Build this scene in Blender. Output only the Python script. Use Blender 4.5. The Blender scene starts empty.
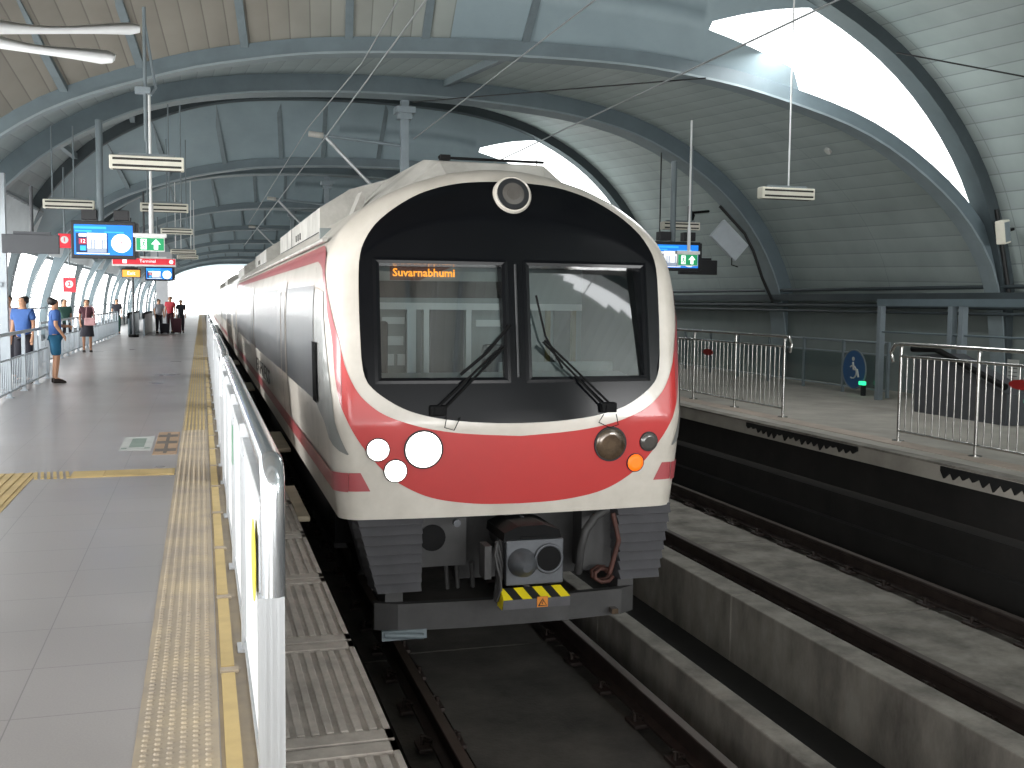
import bpy, bmesh, math, random
from mathutils import Vector, Matrix
random.seed(7)
PI = math.pi
SC = bpy.context.scene
COL = SC.collection

# ------------------------------------------------------------------ materials
def lin(c):
    return tuple((v/12.92 if v <= .04045 else ((v+.055)/1.055)**2.4) for v in c)
def hexc(h):
    return lin(tuple(int(h[i:i+2], 16)/255 for i in (0, 2, 4)))
MATS = {}
def mat(name, h, rough=.6, metal=0., var=.12, scale=3., spec=.5, emit=0., coat=0., bump=0., stretch=None, dark=None, bscale=40, hstreak=False):
    if name in MATS: return MATS[name]
    m = bpy.data.materials.new(name); m.use_nodes = True
    nt = m.node_tree; b = nt.nodes['Principled BSDF']; L = nt.links
    c = hexc(h)
    b.inputs['Roughness'].default_value = rough
    b.inputs['Metallic'].default_value = metal
    b.inputs['Specular IOR Level'].default_value = spec
    b.inputs['Coat Weight'].default_value = coat
    b.inputs['Coat Roughness'].default_value = .05
    tc = nt.nodes.new('ShaderNodeTexCoord')
    mp = nt.nodes.new('ShaderNodeMapping')
    if stretch: mp.inputs['Scale'].default_value = stretch
    L.new(tc.outputs['Object'], mp.inputs['Vector'])
    n = nt.nodes.new('ShaderNodeTexNoise'); n.inputs['Scale'].default_value = scale; n.inputs['Detail'].default_value = 6
    n.inputs['Roughness'].default_value = .65
    L.new(mp.outputs['Vector'], n.inputs['Vector'])
    rmp = nt.nodes.new('ShaderNodeValToRGB')
    d = hexc(dark) if dark else tuple(v*(1-2*var) for v in c)
    l = tuple(min(1, v*(1+var)) for v in c)
    rmp.color_ramp.elements[0].position = .32; rmp.color_ramp.elements[0].color = (*d, 1)
    rmp.color_ramp.elements[1].position = .66; rmp.color_ramp.elements[1].color = (*l, 1)
    L.new(n.outputs['Fac'], rmp.inputs['Fac']); L.new(rmp.outputs['Color'], b.inputs['Base Color'])
    if emit:
        b.inputs['Emission Color'].default_value = (*c, 1); b.inputs['Emission Strength'].default_value = emit
    if bump:
        n2 = nt.nodes.new('ShaderNodeTexNoise'); n2.inputs['Scale'].default_value = bscale; n2.inputs['Detail'].default_value = 5
        L.new(tc.outputs['Object'], n2.inputs['Vector'])
        bp = nt.nodes.new('ShaderNodeBump'); bp.inputs['Strength'].default_value = bump; bp.inputs['Distance'].default_value = .01
        L.new(n2.outputs['Fac'], bp.inputs['Height']); L.new(bp.outputs['Normal'], b.inputs['Normal'])
    MATS[name] = m
    return m

def emis(name, h, s=1.):
    if name in MATS: return MATS[name]
    m = mat(name, h, rough=.5, emit=s, var=.02)
    return m

def glassmat():
    m = bpy.data.materials.new('windscreen_glass'); m.use_nodes = True
    nt = m.node_tree; nt.nodes.clear()
    o = nt.nodes.new('ShaderNodeOutputMaterial'); mx = nt.nodes.new('ShaderNodeMixShader')
    t = nt.nodes.new('ShaderNodeBsdfTransparent'); t.inputs['Color'].default_value = (.62, .68, .68, 1)
    g = nt.nodes.new('ShaderNodeBsdfGlossy'); g.inputs['Roughness'].default_value = .03
    f = nt.nodes.new('ShaderNodeFresnel'); f.inputs['IOR'].default_value = 1.6
    a = nt.nodes.new('ShaderNodeMath'); a.operation = 'ADD'; a.inputs[1].default_value = .15
    nt.links.new(f.outputs[0], a.inputs[0])
    nt.links.new(a.outputs[0], mx.inputs[0]); nt.links.new(t.outputs[0], mx.inputs[1]); nt.links.new(g.outputs[0], mx.inputs[2])
    nt.links.new(mx.outputs[0], o.inputs[0]); return m
GLASS = glassmat()

def clearglass():
    m = bpy.data.materials.new('clear_panel_glass'); m.use_nodes = True
    nt = m.node_tree; nt.nodes.clear()
    o = nt.nodes.new('ShaderNodeOutputMaterial'); mx = nt.nodes.new('ShaderNodeMixShader')
    t = nt.nodes.new('ShaderNodeBsdfTransparent'); t.inputs['Color'].default_value = (.75, .8, .8, 1)
    g = nt.nodes.new('ShaderNodeBsdfGlossy'); g.inputs['Roughness'].default_value = .1
    mx.inputs[0].default_value = .08
    nt.links.new(t.outputs[0], mx.inputs[1]); nt.links.new(g.outputs[0], mx.inputs[2])
    nt.links.new(mx.outputs[0], o.inputs[0]); return m
CLEAR = clearglass()

def uvpanel(name, hl, hr, step_u, step_v, line=.7, rough=.55, xsplit=3.):
    """roof soffit: strips along the track with joints, warmer at the open side"""
    m = bpy.data.materials.new(name); m.use_nodes = True
    nt = m.node_tree; b = nt.nodes['Principled BSDF']; L = nt.links
    b.inputs['Roughness'].default_value = rough
    uv = nt.nodes.new('ShaderNodeUVMap'); sp = nt.nodes.new('ShaderNodeSeparateXYZ'); L.new(uv.outputs[0], sp.inputs[0])
    def mth(op, a, bb):
        q = nt.nodes.new('ShaderNodeMath'); q.operation = op
        for i, v in enumerate((a, bb)):
            if v is None: continue
            if isinstance(v, (int, float)): q.inputs[i].default_value = v
            else: L.new(v, q.inputs[i])
        return q.outputs[0]
    def saw(src, step, w):
        f = mth('FRACT', mth('DIVIDE', src, step), None)
        return mth('LESS_THAN', f, w)
    us = sp.outputs[0]; vs = sp.outputs[1]
    l1 = saw(us, step_u, .06)
    fr = mth('FRACT', mth('DIVIDE', us, step_u), None)
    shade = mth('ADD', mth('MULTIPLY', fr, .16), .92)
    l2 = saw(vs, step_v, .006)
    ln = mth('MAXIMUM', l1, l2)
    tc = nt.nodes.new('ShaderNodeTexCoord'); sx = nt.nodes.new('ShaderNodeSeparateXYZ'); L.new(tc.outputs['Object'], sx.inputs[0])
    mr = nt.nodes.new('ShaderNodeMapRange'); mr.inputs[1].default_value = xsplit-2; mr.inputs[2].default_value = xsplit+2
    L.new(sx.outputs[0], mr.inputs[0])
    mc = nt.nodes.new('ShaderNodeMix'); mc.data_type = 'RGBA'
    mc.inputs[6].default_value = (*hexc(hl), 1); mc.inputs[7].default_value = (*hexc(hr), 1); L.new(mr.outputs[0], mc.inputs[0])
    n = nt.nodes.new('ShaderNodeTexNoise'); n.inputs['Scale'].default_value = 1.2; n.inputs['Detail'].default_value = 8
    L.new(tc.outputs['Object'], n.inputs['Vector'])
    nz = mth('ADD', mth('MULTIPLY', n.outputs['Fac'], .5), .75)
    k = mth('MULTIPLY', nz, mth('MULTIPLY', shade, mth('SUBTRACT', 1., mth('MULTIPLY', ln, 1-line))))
    vm = nt.nodes.new('ShaderNodeVectorMath'); vm.operation = 'SCALE'
    L.new(mc.outputs[2], vm.inputs[0]); L.new(k, vm.inputs['Scale']); L.new(vm.outputs[0], b.inputs['Base Color'])
    bp = nt.nodes.new('ShaderNodeBump'); bp.inputs['Strength'].default_value = .6; bp.inputs['Distance'].default_value = .03
    L.new(fr, bp.inputs['Height']); L.new(bp.outputs[0], b.inputs['Normal'])
    return m

def floormat():
    m = bpy.data.materials.new('granite_floor'); m.use_nodes = True
    nt = m.node_tree; b = nt.nodes['Principled BSDF']; L = nt.links
    tc = nt.nodes.new('ShaderNodeTexCoord')
    br = nt.nodes.new('ShaderNodeTexBrick'); br.offset = 0
    mp = nt.nodes.new('ShaderNodeMapping'); mp.inputs['Location'].default_value = (.15, .36, 0)
    L.new(tc.outputs['Object'], mp.inputs['Vector']); L.new(mp.outputs[0], br.inputs['Vector'])
    br.inputs['Scale'].default_value = 1.; br.inputs['Brick Width'].default_value = .6; br.inputs['Row Height'].default_value = .6
    br.inputs['Mortar Size'].default_value = .003; br.inputs['Mortar Smooth'].default_value = .2
    br.inputs['Color1'].default_value = (*hexc('96918f'), 1); br.inputs['Color2'].default_value = (*hexc('938e8c'), 1)
    br.inputs['Mortar'].default_value = (*hexc('757170'), 1)
    n = nt.nodes.new('ShaderNodeTexNoise'); n.inputs['Scale'].default_value = 120; n.inputs['Detail'].default_value = 3
    n2 = nt.nodes.new('ShaderNodeTexNoise'); n2.inputs['Scale'].default_value = .8; n2.inputs['Detail'].default_value = 6
    L.new(tc.outputs['Object'], n.inputs['Vector']); L.new(tc.outputs['Object'], n2.inputs['Vector'])
    def mm(op, a, v):
        q = nt.nodes.new('ShaderNodeMath'); q.operation = op; L.new(a, q.inputs[0])
        if isinstance(v, float): q.inputs[1].default_value = v
        else: L.new(v, q.inputs[1])
        return q.outputs[0]
    a = mm('ADD', mm('MULTIPLY', n.outputs['Fac'], .3), .85); c = mm('ADD', mm('MULTIPLY', n2.outputs['Fac'], .3), .85)
    k = mm('MULTIPLY', a, c)
    vm = nt.nodes.new('ShaderNodeVectorMath'); vm.operation = 'SCALE'
    L.new(br.outputs['Color'], vm.inputs[0]); L.new(k, vm.inputs['Scale']); L.new(vm.outputs[0], b.inputs['Base Color'])
    rr = mm('ADD', mm('MULTIPLY', n2.outputs['Fac'], .25), .2); L.new(rr, b.inputs['Roughness'])
    return m

M = dict(
    floor=floormat(),
    tactile=mat('worn_yellow_tactile', 'a3937a', .6, var=.1, scale=2.5, dark='8d8275'),
    yellow=mat('yellow_strip', 'b9a06a', .6, var=.1),
    alu=mat('brushed_aluminium', 'b8babc', .35, .55, var=.06, stretch=(8, 8, .5)),
    whitepanel=mat('white_barrier_panel', 'e6e9ec', .35, 0, var=.03),
    chrome=mat('chrome', 'cdd0d3', .17, .85, var=.02),
    steel=mat('stainless_steel', 'b9b8b4', .25, .9, var=.05),
    edgeplate=mat('ribbed_edge_plate', 'b3aaa1', .5, .1, var=.08, scale=6, dark='958d85'),
    bluegrey=mat('blue_grey_painted_steel', '5c6a70', .5, 0, var=.08, scale=1.5),
    darkrib=mat('dark_painted_steel', '3c464a', .55, 0, var=.1, scale=1.5),
    fascia=mat('blue_grey_fascia', '84949a', .6, var=.06, scale=.6),
    purlin=mat('purlin_paint', '69757a', .55, var=.08),
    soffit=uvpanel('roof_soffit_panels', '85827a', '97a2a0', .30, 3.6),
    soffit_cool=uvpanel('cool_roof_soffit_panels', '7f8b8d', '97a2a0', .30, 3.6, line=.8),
    lit_lip=mat('daylit_arch_flange', '7d898d', .5, var=.05),  # flange coloured paler than the web to paint in its daylit edge
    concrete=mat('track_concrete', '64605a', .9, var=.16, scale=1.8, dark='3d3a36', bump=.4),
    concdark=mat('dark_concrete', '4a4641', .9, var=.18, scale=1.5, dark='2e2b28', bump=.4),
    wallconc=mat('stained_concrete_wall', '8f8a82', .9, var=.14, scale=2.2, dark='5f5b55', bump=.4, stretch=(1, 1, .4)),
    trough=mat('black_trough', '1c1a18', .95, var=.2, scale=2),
    rightfloor=mat('right_platform_floor', 'aaa59c', .75, var=.1, scale=1.2, dark='938e86'),
    pinkstrip=mat('faded_pink_tactile', 'b5a699', .7, var=.08, scale=3),
    rail=mat('rusty_rail', '352c28', .6, .3, var=.2, scale=5, dark='241a17'),
    railtop=mat('worn_rail_head', '4a4039', .55, .4, var=.1, scale=5),
    cream=mat('train_white_paint', 'd4cdc3', .32, 0, var=.035, scale=1.6, coat=.35, dark='bfb8ad'),
    creamside=mat('train_side_cream', 'd8cdc0', .3, 0, var=.03, scale=1.6, coat=.4),
    red=mat('train_red_paint', 'bd3230', .35, 0, var=.04, scale=1.2, coat=.35),
    redside=mat('train_side_red', 'ab5054', .35, 0, var=.04, coat=.4),
    greyside=mat('train_side_grey', '8a8b88', .35, .2, var=.04, coat=.3),
    black=mat('gloss_black_mask', '0b0c0f', .16, 0, var=.1, spec=.16),
    blackmat=mat('matt_black', '0a0a0b', .6, var=.15, spec=.15),
    gasket=mat('rubber_gasket', '16181b', .45, var=.1),
    sideglass=mat('dark_side_glass', '3a3d40', .3, .0, var=.2, coat=.1, spec=.35, stretch=(1, 2.5, .2), scale=2),
    dirtywhite=mat('dirty_roof_paint', 'b5b3ad', .6, var=.1, scale=2, dark='8e8b85'),
    under=mat('underframe_grey', '3b3a3a', .6, var=.15, scale=4),
    skirt=mat('ribbed_skirt_grey', '48474a', .55, var=.1, scale=4),
    coupler=mat('coupler_grey', '5a5c60', .45, .4, var=.12, scale=6),
    couplertop=mat('coupler_housing', '6d6a64', .6, .1, var=.12, scale=6),
    rust=mat('rusty_hose', '4a2a22', .7, var=.2, scale=9),
    hazyel=mat('hazard_yellow', 'd8c414', .5, var=.05),
    hazblk=mat('hazard_black', '1a1a18', .5, var=.05),
    orange=mat('warning_orange', 'c8791e', .5, var=.05),
    lampon=emis('headlamp_lit', 'fffdf8', 4.),
    lampoff=mat('lamp_reflector', '5c4c3c', .22, .3, var=.3, scale=9, coat=.8),
    lampgrey=mat('lamp_grey_lens', '5e5a56', .2, .2, var=.1, coat=.8),
    amber=emis('amber_lamp', 'ff6a10', .85),
    led=emis('led_orange', 'ff9a1a', 2.4),
    cab=mat('cab_interior', '838b8b', .6, var=.04, emit=.0),
    cabdark=mat('cab_dark', '20262a', .6, var=.1),
    cablight=mat('cab_light_trim', 'c8cccb', .5, var=.03),
    cabyel=mat('cab_yellow_pole', '6a6030', .5, var=.04),
    lamp=mat('luminaire_cream', 'd6d3c5', .45, var=.04),
    lampdark=mat('luminaire_slot', '25241f', .6, var=.1),
    whiterod=mat('white_rod', 'd6d8d8', .4, var=.02),
    greyrod=mat('grey_rod', '6d787d', .5, var=.05),
    tvblack=mat('screen_casing', '16171b', .4, var=.1),
    blue=emis('screen_blue', '1577d8', 1.), blue2=emis('screen_cyan', '35a6e8', 1.),
    scrwhite=emis('screen_white', 'f4f7fa', 1.), scrdark=emis('screen_navy', '1c2c52', .8),
    scrgrey=emis('screen_picture_grey', '8f98a8', .9), scrred=emis('screen_red', 'a8304a', .8),
    exgreen=emis('exit_green', '138a56', .75), exwhite=emis('exit_white', 'e9f6ee', 1.),
    signred=emis('sign_red', 'd02f3c', .55), signwhite=mat('sign_white', 'e8e8e8', .5, var=.02),
    boardgrey=mat('board_grey', '4a4c50', .5, var=.04), boarddark=mat('board_dark', '141619', .5, var=.08),
    fan=mat('white_fan_blade', 'e4e6e7', .4, var=.02),
    postgrey=mat('post_grey', '7f8a90', .45, .2, var=.05),
    litepost=mat('pale_post', 'b4bcc2', .5, .1, var=.04),
    slat=mat('pale_translucent_slat', 'c3c9cc', .6, var=.05),
    stickgreen=mat('green_sticker', '3f8f62', .5, var=.05), stickyel=mat('yellow_sticker', 'c9bd3e', .5, var=.05),
    floorgreen=mat('floor_sticker_green', '7d8a80', .6, var=.06), floorwhite=mat('floor_sticker_white', 'b0b1ac', .6, var=.06),
    floororange=mat('floor_sticker_orange', 'a08468', .6, var=.1), floordark=mat('floor_sticker_dark', '5f564e', .6, var=.1),
    rubber=mat('torn_black_rubber', '0e0e0e', .8, var=.2),
    skin=mat('skin', 'b98a6c', .6, var=.05), hair=mat('dark_hair', '1d1715', .5, var=.2, scale=20),
    c_blue=mat('blue_cloth', '3e62a0', .8, var=.08), c_teal=mat('teal_cloth', '1f5f80', .8, var=.08),
    c_pink=mat('pale_pink_cloth', 'c9a9a0', .8, var=.06), c_maroon=mat('maroon_cloth', '4a2630', .8, var=.08),
    c_dark=mat('dark_cloth', '2b2a33', .8, var=.1), c_red=mat('red_cloth', 'b0343f', .8, var=.06),
    c_grey=mat('grey_cloth', '9a9aa0', .8, var=.05), c_green=mat('dark_green_cloth', '1f4038', .8, var=.05),
    shoe=mat('shoe', '2c211c', .6, var=.1), paper=mat('paper', 'b9bbb6', .7, var=.03),
    wheelblue=mat('wheelchair_blue', '24507c', .5, var=.05), greenled=emis('green_light', '30e098', 1.6),
    redlabel=mat('red_label', '8a1c1c', .5, var=.05), pillar=mat('pale_pillar', 'b9bcc0', .6, var=.03),
    wire=mat('contact_wire', '8a8f90', .4, .3, var=.05), darkwire=mat('cable', '17191a', .6, var=.1),
)

# ------------------------------------------------------------------ mesh builder
class MB:
    def __init__(s): s.v = []; s.f = []; s.sm = []; s.mi = []; s.mats = []; s.uv = None
    def _m(s, m):
        if m is None: return 0
        if m not in s.mats: s.mats.append(m)
        return s.mats.index(m)
    def poly(s, pts, m=None, smooth=False):
        n = len(s.v); s.v += [tuple(p) for p in pts]; s.f.append(tuple(range(n, n+len(pts)))); s.sm.append(smooth); s.mi.append(s._m(m))
    def mesh(s, vs, fs, m=None, smooth=False):
        n = len(s.v); s.v += [tuple(p) for p in vs]
        for f in fs: s.f.append(tuple(i+n for i in f)); s.sm.append(smooth); s.mi.append(s._m(m))
    def box(s, x0, x1, y0, y1, z0, z1, m=None, bev=0):
        if x0 > x1: x0, x1 = x1, x0
        if y0 > y1: y0, y1 = y1, y0
        if z0 > z1: z0, z1 = z1, z0
        if bev <= 0:
            v = [(x, y, z) for z in (z0, z1) for y in (y0, y1) for x in (x0, x1)]
            f = [(0, 2, 3, 1), (4, 5, 7, 6), (0, 1, 5, 4), (2, 6, 7, 3), (0, 4, 6, 2), (1, 3, 7, 5)]
            s.mesh(v, f, m); return s
        bm = bmesh.new(); bmesh.ops.create_cube(bm, size=1)
        for q in bm.verts: q.co = Vector(((x0+x1)/2+q.co.x*(x1-x0), (y0+y1)/2+q.co.y*(y1-y0), (z0+z1)/2+q.co.z*(z1-z0)))
        bmesh.ops.bevel(bm, geom=bm.edges[:], offset=bev, segments=2, affect='EDGES', profile=.5)
        bm.verts.index_update()
        s.mesh([q.co[:] for q in bm.verts], [[q.index for q in f.verts] for f in bm.faces], m); bm.free(); return s
    def tube(s, pts, r, m=None, n=10, cap=True):
        pts = [Vector(p) for p in pts]; rs = r if isinstance(r, (list, tuple)) else [r]*len(pts)
        t0 = (pts[1]-pts[0]).normalized(); up = Vector((0, 0, 1)) if abs(t0.z) < .95 else Vector((1, 0, 0))
        a = t0.cross(up).normalized(); rings = []
        for i, p in enumerate(pts):
            t = (pts[min(i+1, len(pts)-1)]-pts[max(i-1, 0)]).normalized()
            a = (a-t*a.dot(t)).normalized(); b = t.cross(a)
            rings.append([p+(a*math.cos(2*PI*k/n)+b*math.sin(2*PI*k/n))*rs[i] for k in range(n)])
        vs = [q for rg in rings for q in rg]; fs = []
        for i in range(len(pts)-1):
            for k in range(n): fs.append((i*n+k, i*n+(k+1) % n, (i+1)*n+(k+1) % n, (i+1)*n+k))
        s.mesh(vs, fs, m, True)
        if cap: s.poly(rings[0][::-1], m); s.poly(rings[-1], m)
        return s
    def loft(s, rings, m=None, smooth=True, close=True, caps=True):
        n = len(rings[0]); vs = [q for r in rings for q in r]; fs = []
        for i in range(len(rings)-1):
            for k in range(n if close else n-1): fs.append((i*n+k, i*n+(k+1) % n, (i+1)*n+(k+1) % n, (i+1)*n+k))
        s.mesh(vs, fs, m, smooth)
        if caps and close: s.poly(rings[0][::-1], m); s.poly(rings[-1], m)
        return s
    def disc(s, c, nrm, r, h, m=None, n=24, r2=None):
        c = Vector(c); w = Vector(nrm).normalized(); s.tube([c, c+w*h], [r, r2 if r2 is not None else r], m, n); return s
    def build(s, name, m, parent=None, smooth_all=None):
        me = bpy.data.meshes.new(name); me.from_pydata(s.v, [], s.f)
        ms = s.mats if s.mats else [m]
        if s.mats and None in s.mats: pass
        for q in ms: me.materials.append(q if q is not None else m)
        for i, p in enumerate(me.polygons):
            p.use_smooth = s.sm[i]; p.material_index = s.mi[i] if s.mats else 0
        if s.uv:
            ul = me.uv_layers.new(name='UVMap')
            for lp in me.loops: ul.data[lp.index].uv = s.uv[lp.vertex_index]
        me.update()
        o = bpy.data.objects.new(name, me); COL.objects.link(o)
        if parent is not None: o.parent = parent
        return o

def tag(o, label=None, cat=None, group=None, kind=None):
    if label: o['label'] = label
    if cat: o['category'] = cat
    if group: o['group'] = group
    if kind: o['kind'] = kind
    return o
def empty(name, loc=(0, 0, 0), rz=0):
    o = bpy.data.objects.new(name, None); COL.objects.link(o); o.location = loc; o.rotation_euler = (0, 0, rz); o.empty_display_size = .1
    return o
def copy_tree(o, parent=None):
    c = o.copy(); COL.objects.link(c); c.parent = parent
    for ch in list(o.children): copy_tree(ch, c)
    return c
def struct(o): o['kind'] = 'structure'; return o

def text_mesh(name, s, size, m, parent, mtx, extrude=.002, align='CENTER', bold=0.0):
    cu = bpy.data.curves.new(name, 'FONT'); cu.body = s; cu.size = size; cu.extrude = extrude; cu.align_x = align; cu.align_y = 'CENTER'; cu.offset = bold
    cu.resolution_u = 2
    t = bpy.data.objects.new(name, cu); COL.objects.link(t); bpy.context.view_layer.update()
    dg = bpy.context.evaluated_depsgraph_get()
    me = bpy.data.meshes.new_from_object(t.evaluated_get(dg)); bpy.data.objects.remove(t)
    me.materials.clear(); me.materials.append(m); me.transform(mtx)
    o = bpy.data.objects.new(name, me); COL.objects.link(o); o.parent = parent
    return o
FACE = Matrix.Rotation(PI/2, 4, 'X')          # text standing up, facing -Y

# ================================================================== SETTING
Y0, Y1 = -16., 125.
PE, PR = .69, 7.60       # platform edges
RZ = -1.05               # rail head level
b = MB(); b.box(-5.0, .02+.03, Y0, Y1, -.3, 0); struct(b.build('floor', M['floor']))
b = MB(); b.box(.05, PE-.0, Y0, Y1, -.5, -.045); struct(b.build('trim_1', M['wallconc']))
b = MB(); b.box(.05, .26, Y0, Y1, -.05, -.002); struct(b.build('trim_6', M['tactile']))
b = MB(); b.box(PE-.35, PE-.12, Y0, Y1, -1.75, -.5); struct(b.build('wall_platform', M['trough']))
# right platform
b = MB(); b.box(PR, 13.6, Y0, Y1, -.2, 0); struct(b.build('floor_right', M['rightfloor']))
b = MB(); b.box(PR+.42, PR+.72, Y0, Y1, 0, .006); struct(b.build('trim_2', M['pinkstrip']))
b = MB(); b.box(PR-.02, PR+.16, Y0, Y1, -.02, .004); struct(b.build('trim_3', M['wallconc']))
b = MB(); b.box(PR+.12, PR+.5, Y0, Y1, -.62, -.2); b.box(PR+.05, PR+.5, Y0, Y1, -1.2, -.68); b.box(PR-.05, PR+.5, Y0, Y1, -1.75, -1.0)
for k in range(30):
    y = -4+k*3.1
    b.box(PR+.045, PR+.052, y, y+.025, -1.0, -.70, M['trough'])
struct(b.build('wall_right_platform', M['concrete']))
# trackbed
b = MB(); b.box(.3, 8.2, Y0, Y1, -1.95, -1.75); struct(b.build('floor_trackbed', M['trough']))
def slab(name, xc, mt):
    b = MB(); y = Y0
    while y < Y1:
        b.box(xc-.60, xc+.60, y, y+3.02, -1.75, RZ-.19)
        b.box(xc-.98, xc-.60, y, y+3.02, -1.75, RZ-.23); b.box(xc+.60, xc+.98, y, y+3.02, -1.75, RZ-.23)
        y += 3.05
    return struct(b.build(name, mt))
T1, T2 = 2.22, 6.11
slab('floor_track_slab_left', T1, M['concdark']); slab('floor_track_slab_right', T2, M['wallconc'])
for nm, x0, x1, mt in (('wall_track_left', 3.40, 3.57, M['wallconc']), ('wall_track_right', 4.74, 5.0, M['wallconc'])):
    b = MB(); y = -15.3
    while y < Y1:
        b.box(x0, x1, y, y+5.985, -1.9, RZ, bev=.012); y += 6.
    struct(b.build(nm, mt))
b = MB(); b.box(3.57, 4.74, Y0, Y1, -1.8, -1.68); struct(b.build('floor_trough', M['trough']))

# rails
def rail(x, label):
    prof = [(-.07, -.17), (.07, -.17), (.07, -.150), (.012, -.135), (.012, -.045), (.036, -.03), (.036, -.004), (.03, 0), (-.03, 0), (-.036, -.004), (-.036, -.03), (-.012, -.045), (-.012, -.135), (-.07, -.150)]
    r = empty('rail', (x, 0, RZ))
    tag(r, label, 'rail', 'running rails')
    b = MB(); b.loft([[(px, y, pz) for px, pz in prof] for y in (Y0, Y1)], smooth=False); b.build('rail_web', M['rail'], r)
    b = MB(); b.box(-.031, .031, Y0, Y1, -.0005, .0015); b.build('rail_head', M['railtop'], r)
    b = MB(); b.box(-.16, .16, -.09, .09, -.195, -.165, bev=.006)
    for sx in (-1, 1):
        b.tube([(sx*.12, 0, -.165), (sx*.12, 0, -.11)], .016, n=6)
        b.tube([(sx*.12, -.05, -.12), (sx*.07, -.03, -.145), (sx*.06, 0, -.14), (sx*.07, .03, -.145), (sx*.12, .05, -.12)], .01, n=6)
    c0 = b.build('rail_clip', M['rail'], r); c0.location = (0, 2., 0)
    for k in range(1, 45):
        c = c0.copy(); COL.objects.link(c); c.parent = r; c.location = (0, 2.+k*.65, 0)
rail(T1-.75, 'rusty running rail beside the left platform edge, leftmost of the four')
rail(T1+.75, 'rusty running rail under the right side of the train, beside the low concrete wall')
rail(T2-.75, 'rusty running rail just right of the tall concrete wall between the tracks')
rail(T2+.75, 'rusty running rail nearest the right platform')

# thin cables lying across the slabs
for x0, x1, y, z, nm in ((T1-.6, T1+.6, 4.55, RZ-.18, 'pale cable lying across the slab below the train'),):
    b = MB(); b.tube([(x0+(x1-x0)*t, y+.05*math.sin(t*5), z) for t in [i/12 for i in range(13)]], .012, n=6)
    tag(b.build('cable', M['litepost']), nm, 'cable')

# right side wall bottom
b = MB(); b.box(13.15, 13.4, Y0, Y1, 0, 1.95); struct(b.build('wall_right', M['soffit']))

# ------------------------------------------------------------------ roof
CXR = 4.15
U_ = [(0, 7.08), (2, 7.02), (3.5, 6.85), (4.8, 6.5), (6.05, 5.9), (7.0, 5.2), (7.8, 4.3), (8.35, 3.3), (8.75, 1.9), (8.92, 0), (8.92, -.02)]
R_ = [(0, 5.9), (2, 5.84), (3.8, 5.66), (5.3, 5.28), (6.75, 4.52), (7.8, 3.58), (8.5, 2.49), (8.85, 1.33), (8.92, 0), (8.92, -.02)]
L_ = [(0, 5.5), (2.2, 5.44), (3.5, 5.28), (4.6, 5.05), (6.2, 4.52), (7.35, 3.8), (8.2, 2.95), (8.7, 1.9), (8.92, 0), (8.92, -.02)]
N = 64
def resample(half):
    pts = [(d, z) for d, z in half[::-1]] + [(-d, z) for d, z in half[1:]]
    pts = [Vector((CXR+d, z)) for d, z in pts]
    # smooth (catmull) then uniform
    out = []
    for i in range(len(pts)-1):
        p0, p1, p2, p3 = pts[max(i-1, 0)], pts[i], pts[i+1], pts[min(i+2, len(pts)-1)]
        for k in range(12):
            t = k/12
            out.append(.5*((2*p1)+(-p0+p2)*t+(2*p0-5*p1+4*p2-p3)*t*t+(-p0+3*p1-3*p2+p3)*t**3))
    out.append(pts[-1])
    Ls = [0]
    for a, c in zip(out, out[1:]): Ls.append(Ls[-1]+(c-a).length)
    tot = Ls[-1]; res = []; j = 0
    for i in range(N+1):
        s = tot*i/N
        while j < len(Ls)-2 and Ls[j+1] < s: j += 1
        t = (s-Ls[j])/max(1e-9, Ls[j+1]-Ls[j]); res.append(out[j].lerp(out[j+1], min(1, t)))
    return res
PU, PRr, PL = resample(U_), resample(R_), resample(L_)
def yL(x, yb): return yb+(CXR+8.92-x)*.17
def offs(P, d):
    out = []
    for i, p in enumerate(P):
        t = (P[min(i+1, N)]-P[max(i-1, 0)]).normalized(); nrm = Vector((t.y, -t.x))
        if nrm.dot(p-Vector((CXR, 0))) < 0: nrm = -nrm
        out.append(p+nrm*d)
    return out
def arch(P, yb, diag, depth, width, material, label, i0=0, i1=N, group=None):
    inn = P; outp = offs(P, depth); rings = []
    fl = .035
    inn2 = offs(P, fl)
    b = MB()
    b.mats = []
    def ring(A, B, w, m=None):
        rg = []
        for i in range(i0, i1+1):
            y = yL(A[i].x, yb) if diag else yb
            w_ = w*(1 if A[i].x > CXR else max(.32, 1-.75*(abs(A[i].x-CXR)/8.92)**2.2))
            q_ = 1 if A[i].x > CXR-8.15 else max(.5, 1-(CXR-8.15-A[i].x)); C_ = A[i].lerp(B[i], q_)
            rg.append([(A[i].x, y-w_, A[i].y), (A[i].x, y+w_, A[i].y), (C_.x, y+w_, C_.y), (C_.x, y-w_, C_.y)])
        b.loft(rg, m, smooth=False)
    ring(inn, inn2, width, M['lit_lip'] if not material is M['darkrib'] else material)            # bottom flange
    ring(inn2, outp, width*.72, material)       # boxed web
    o = b.build('roof_arch', material)
    tag(o, label, 'roof arch', group)
    return o
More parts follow.
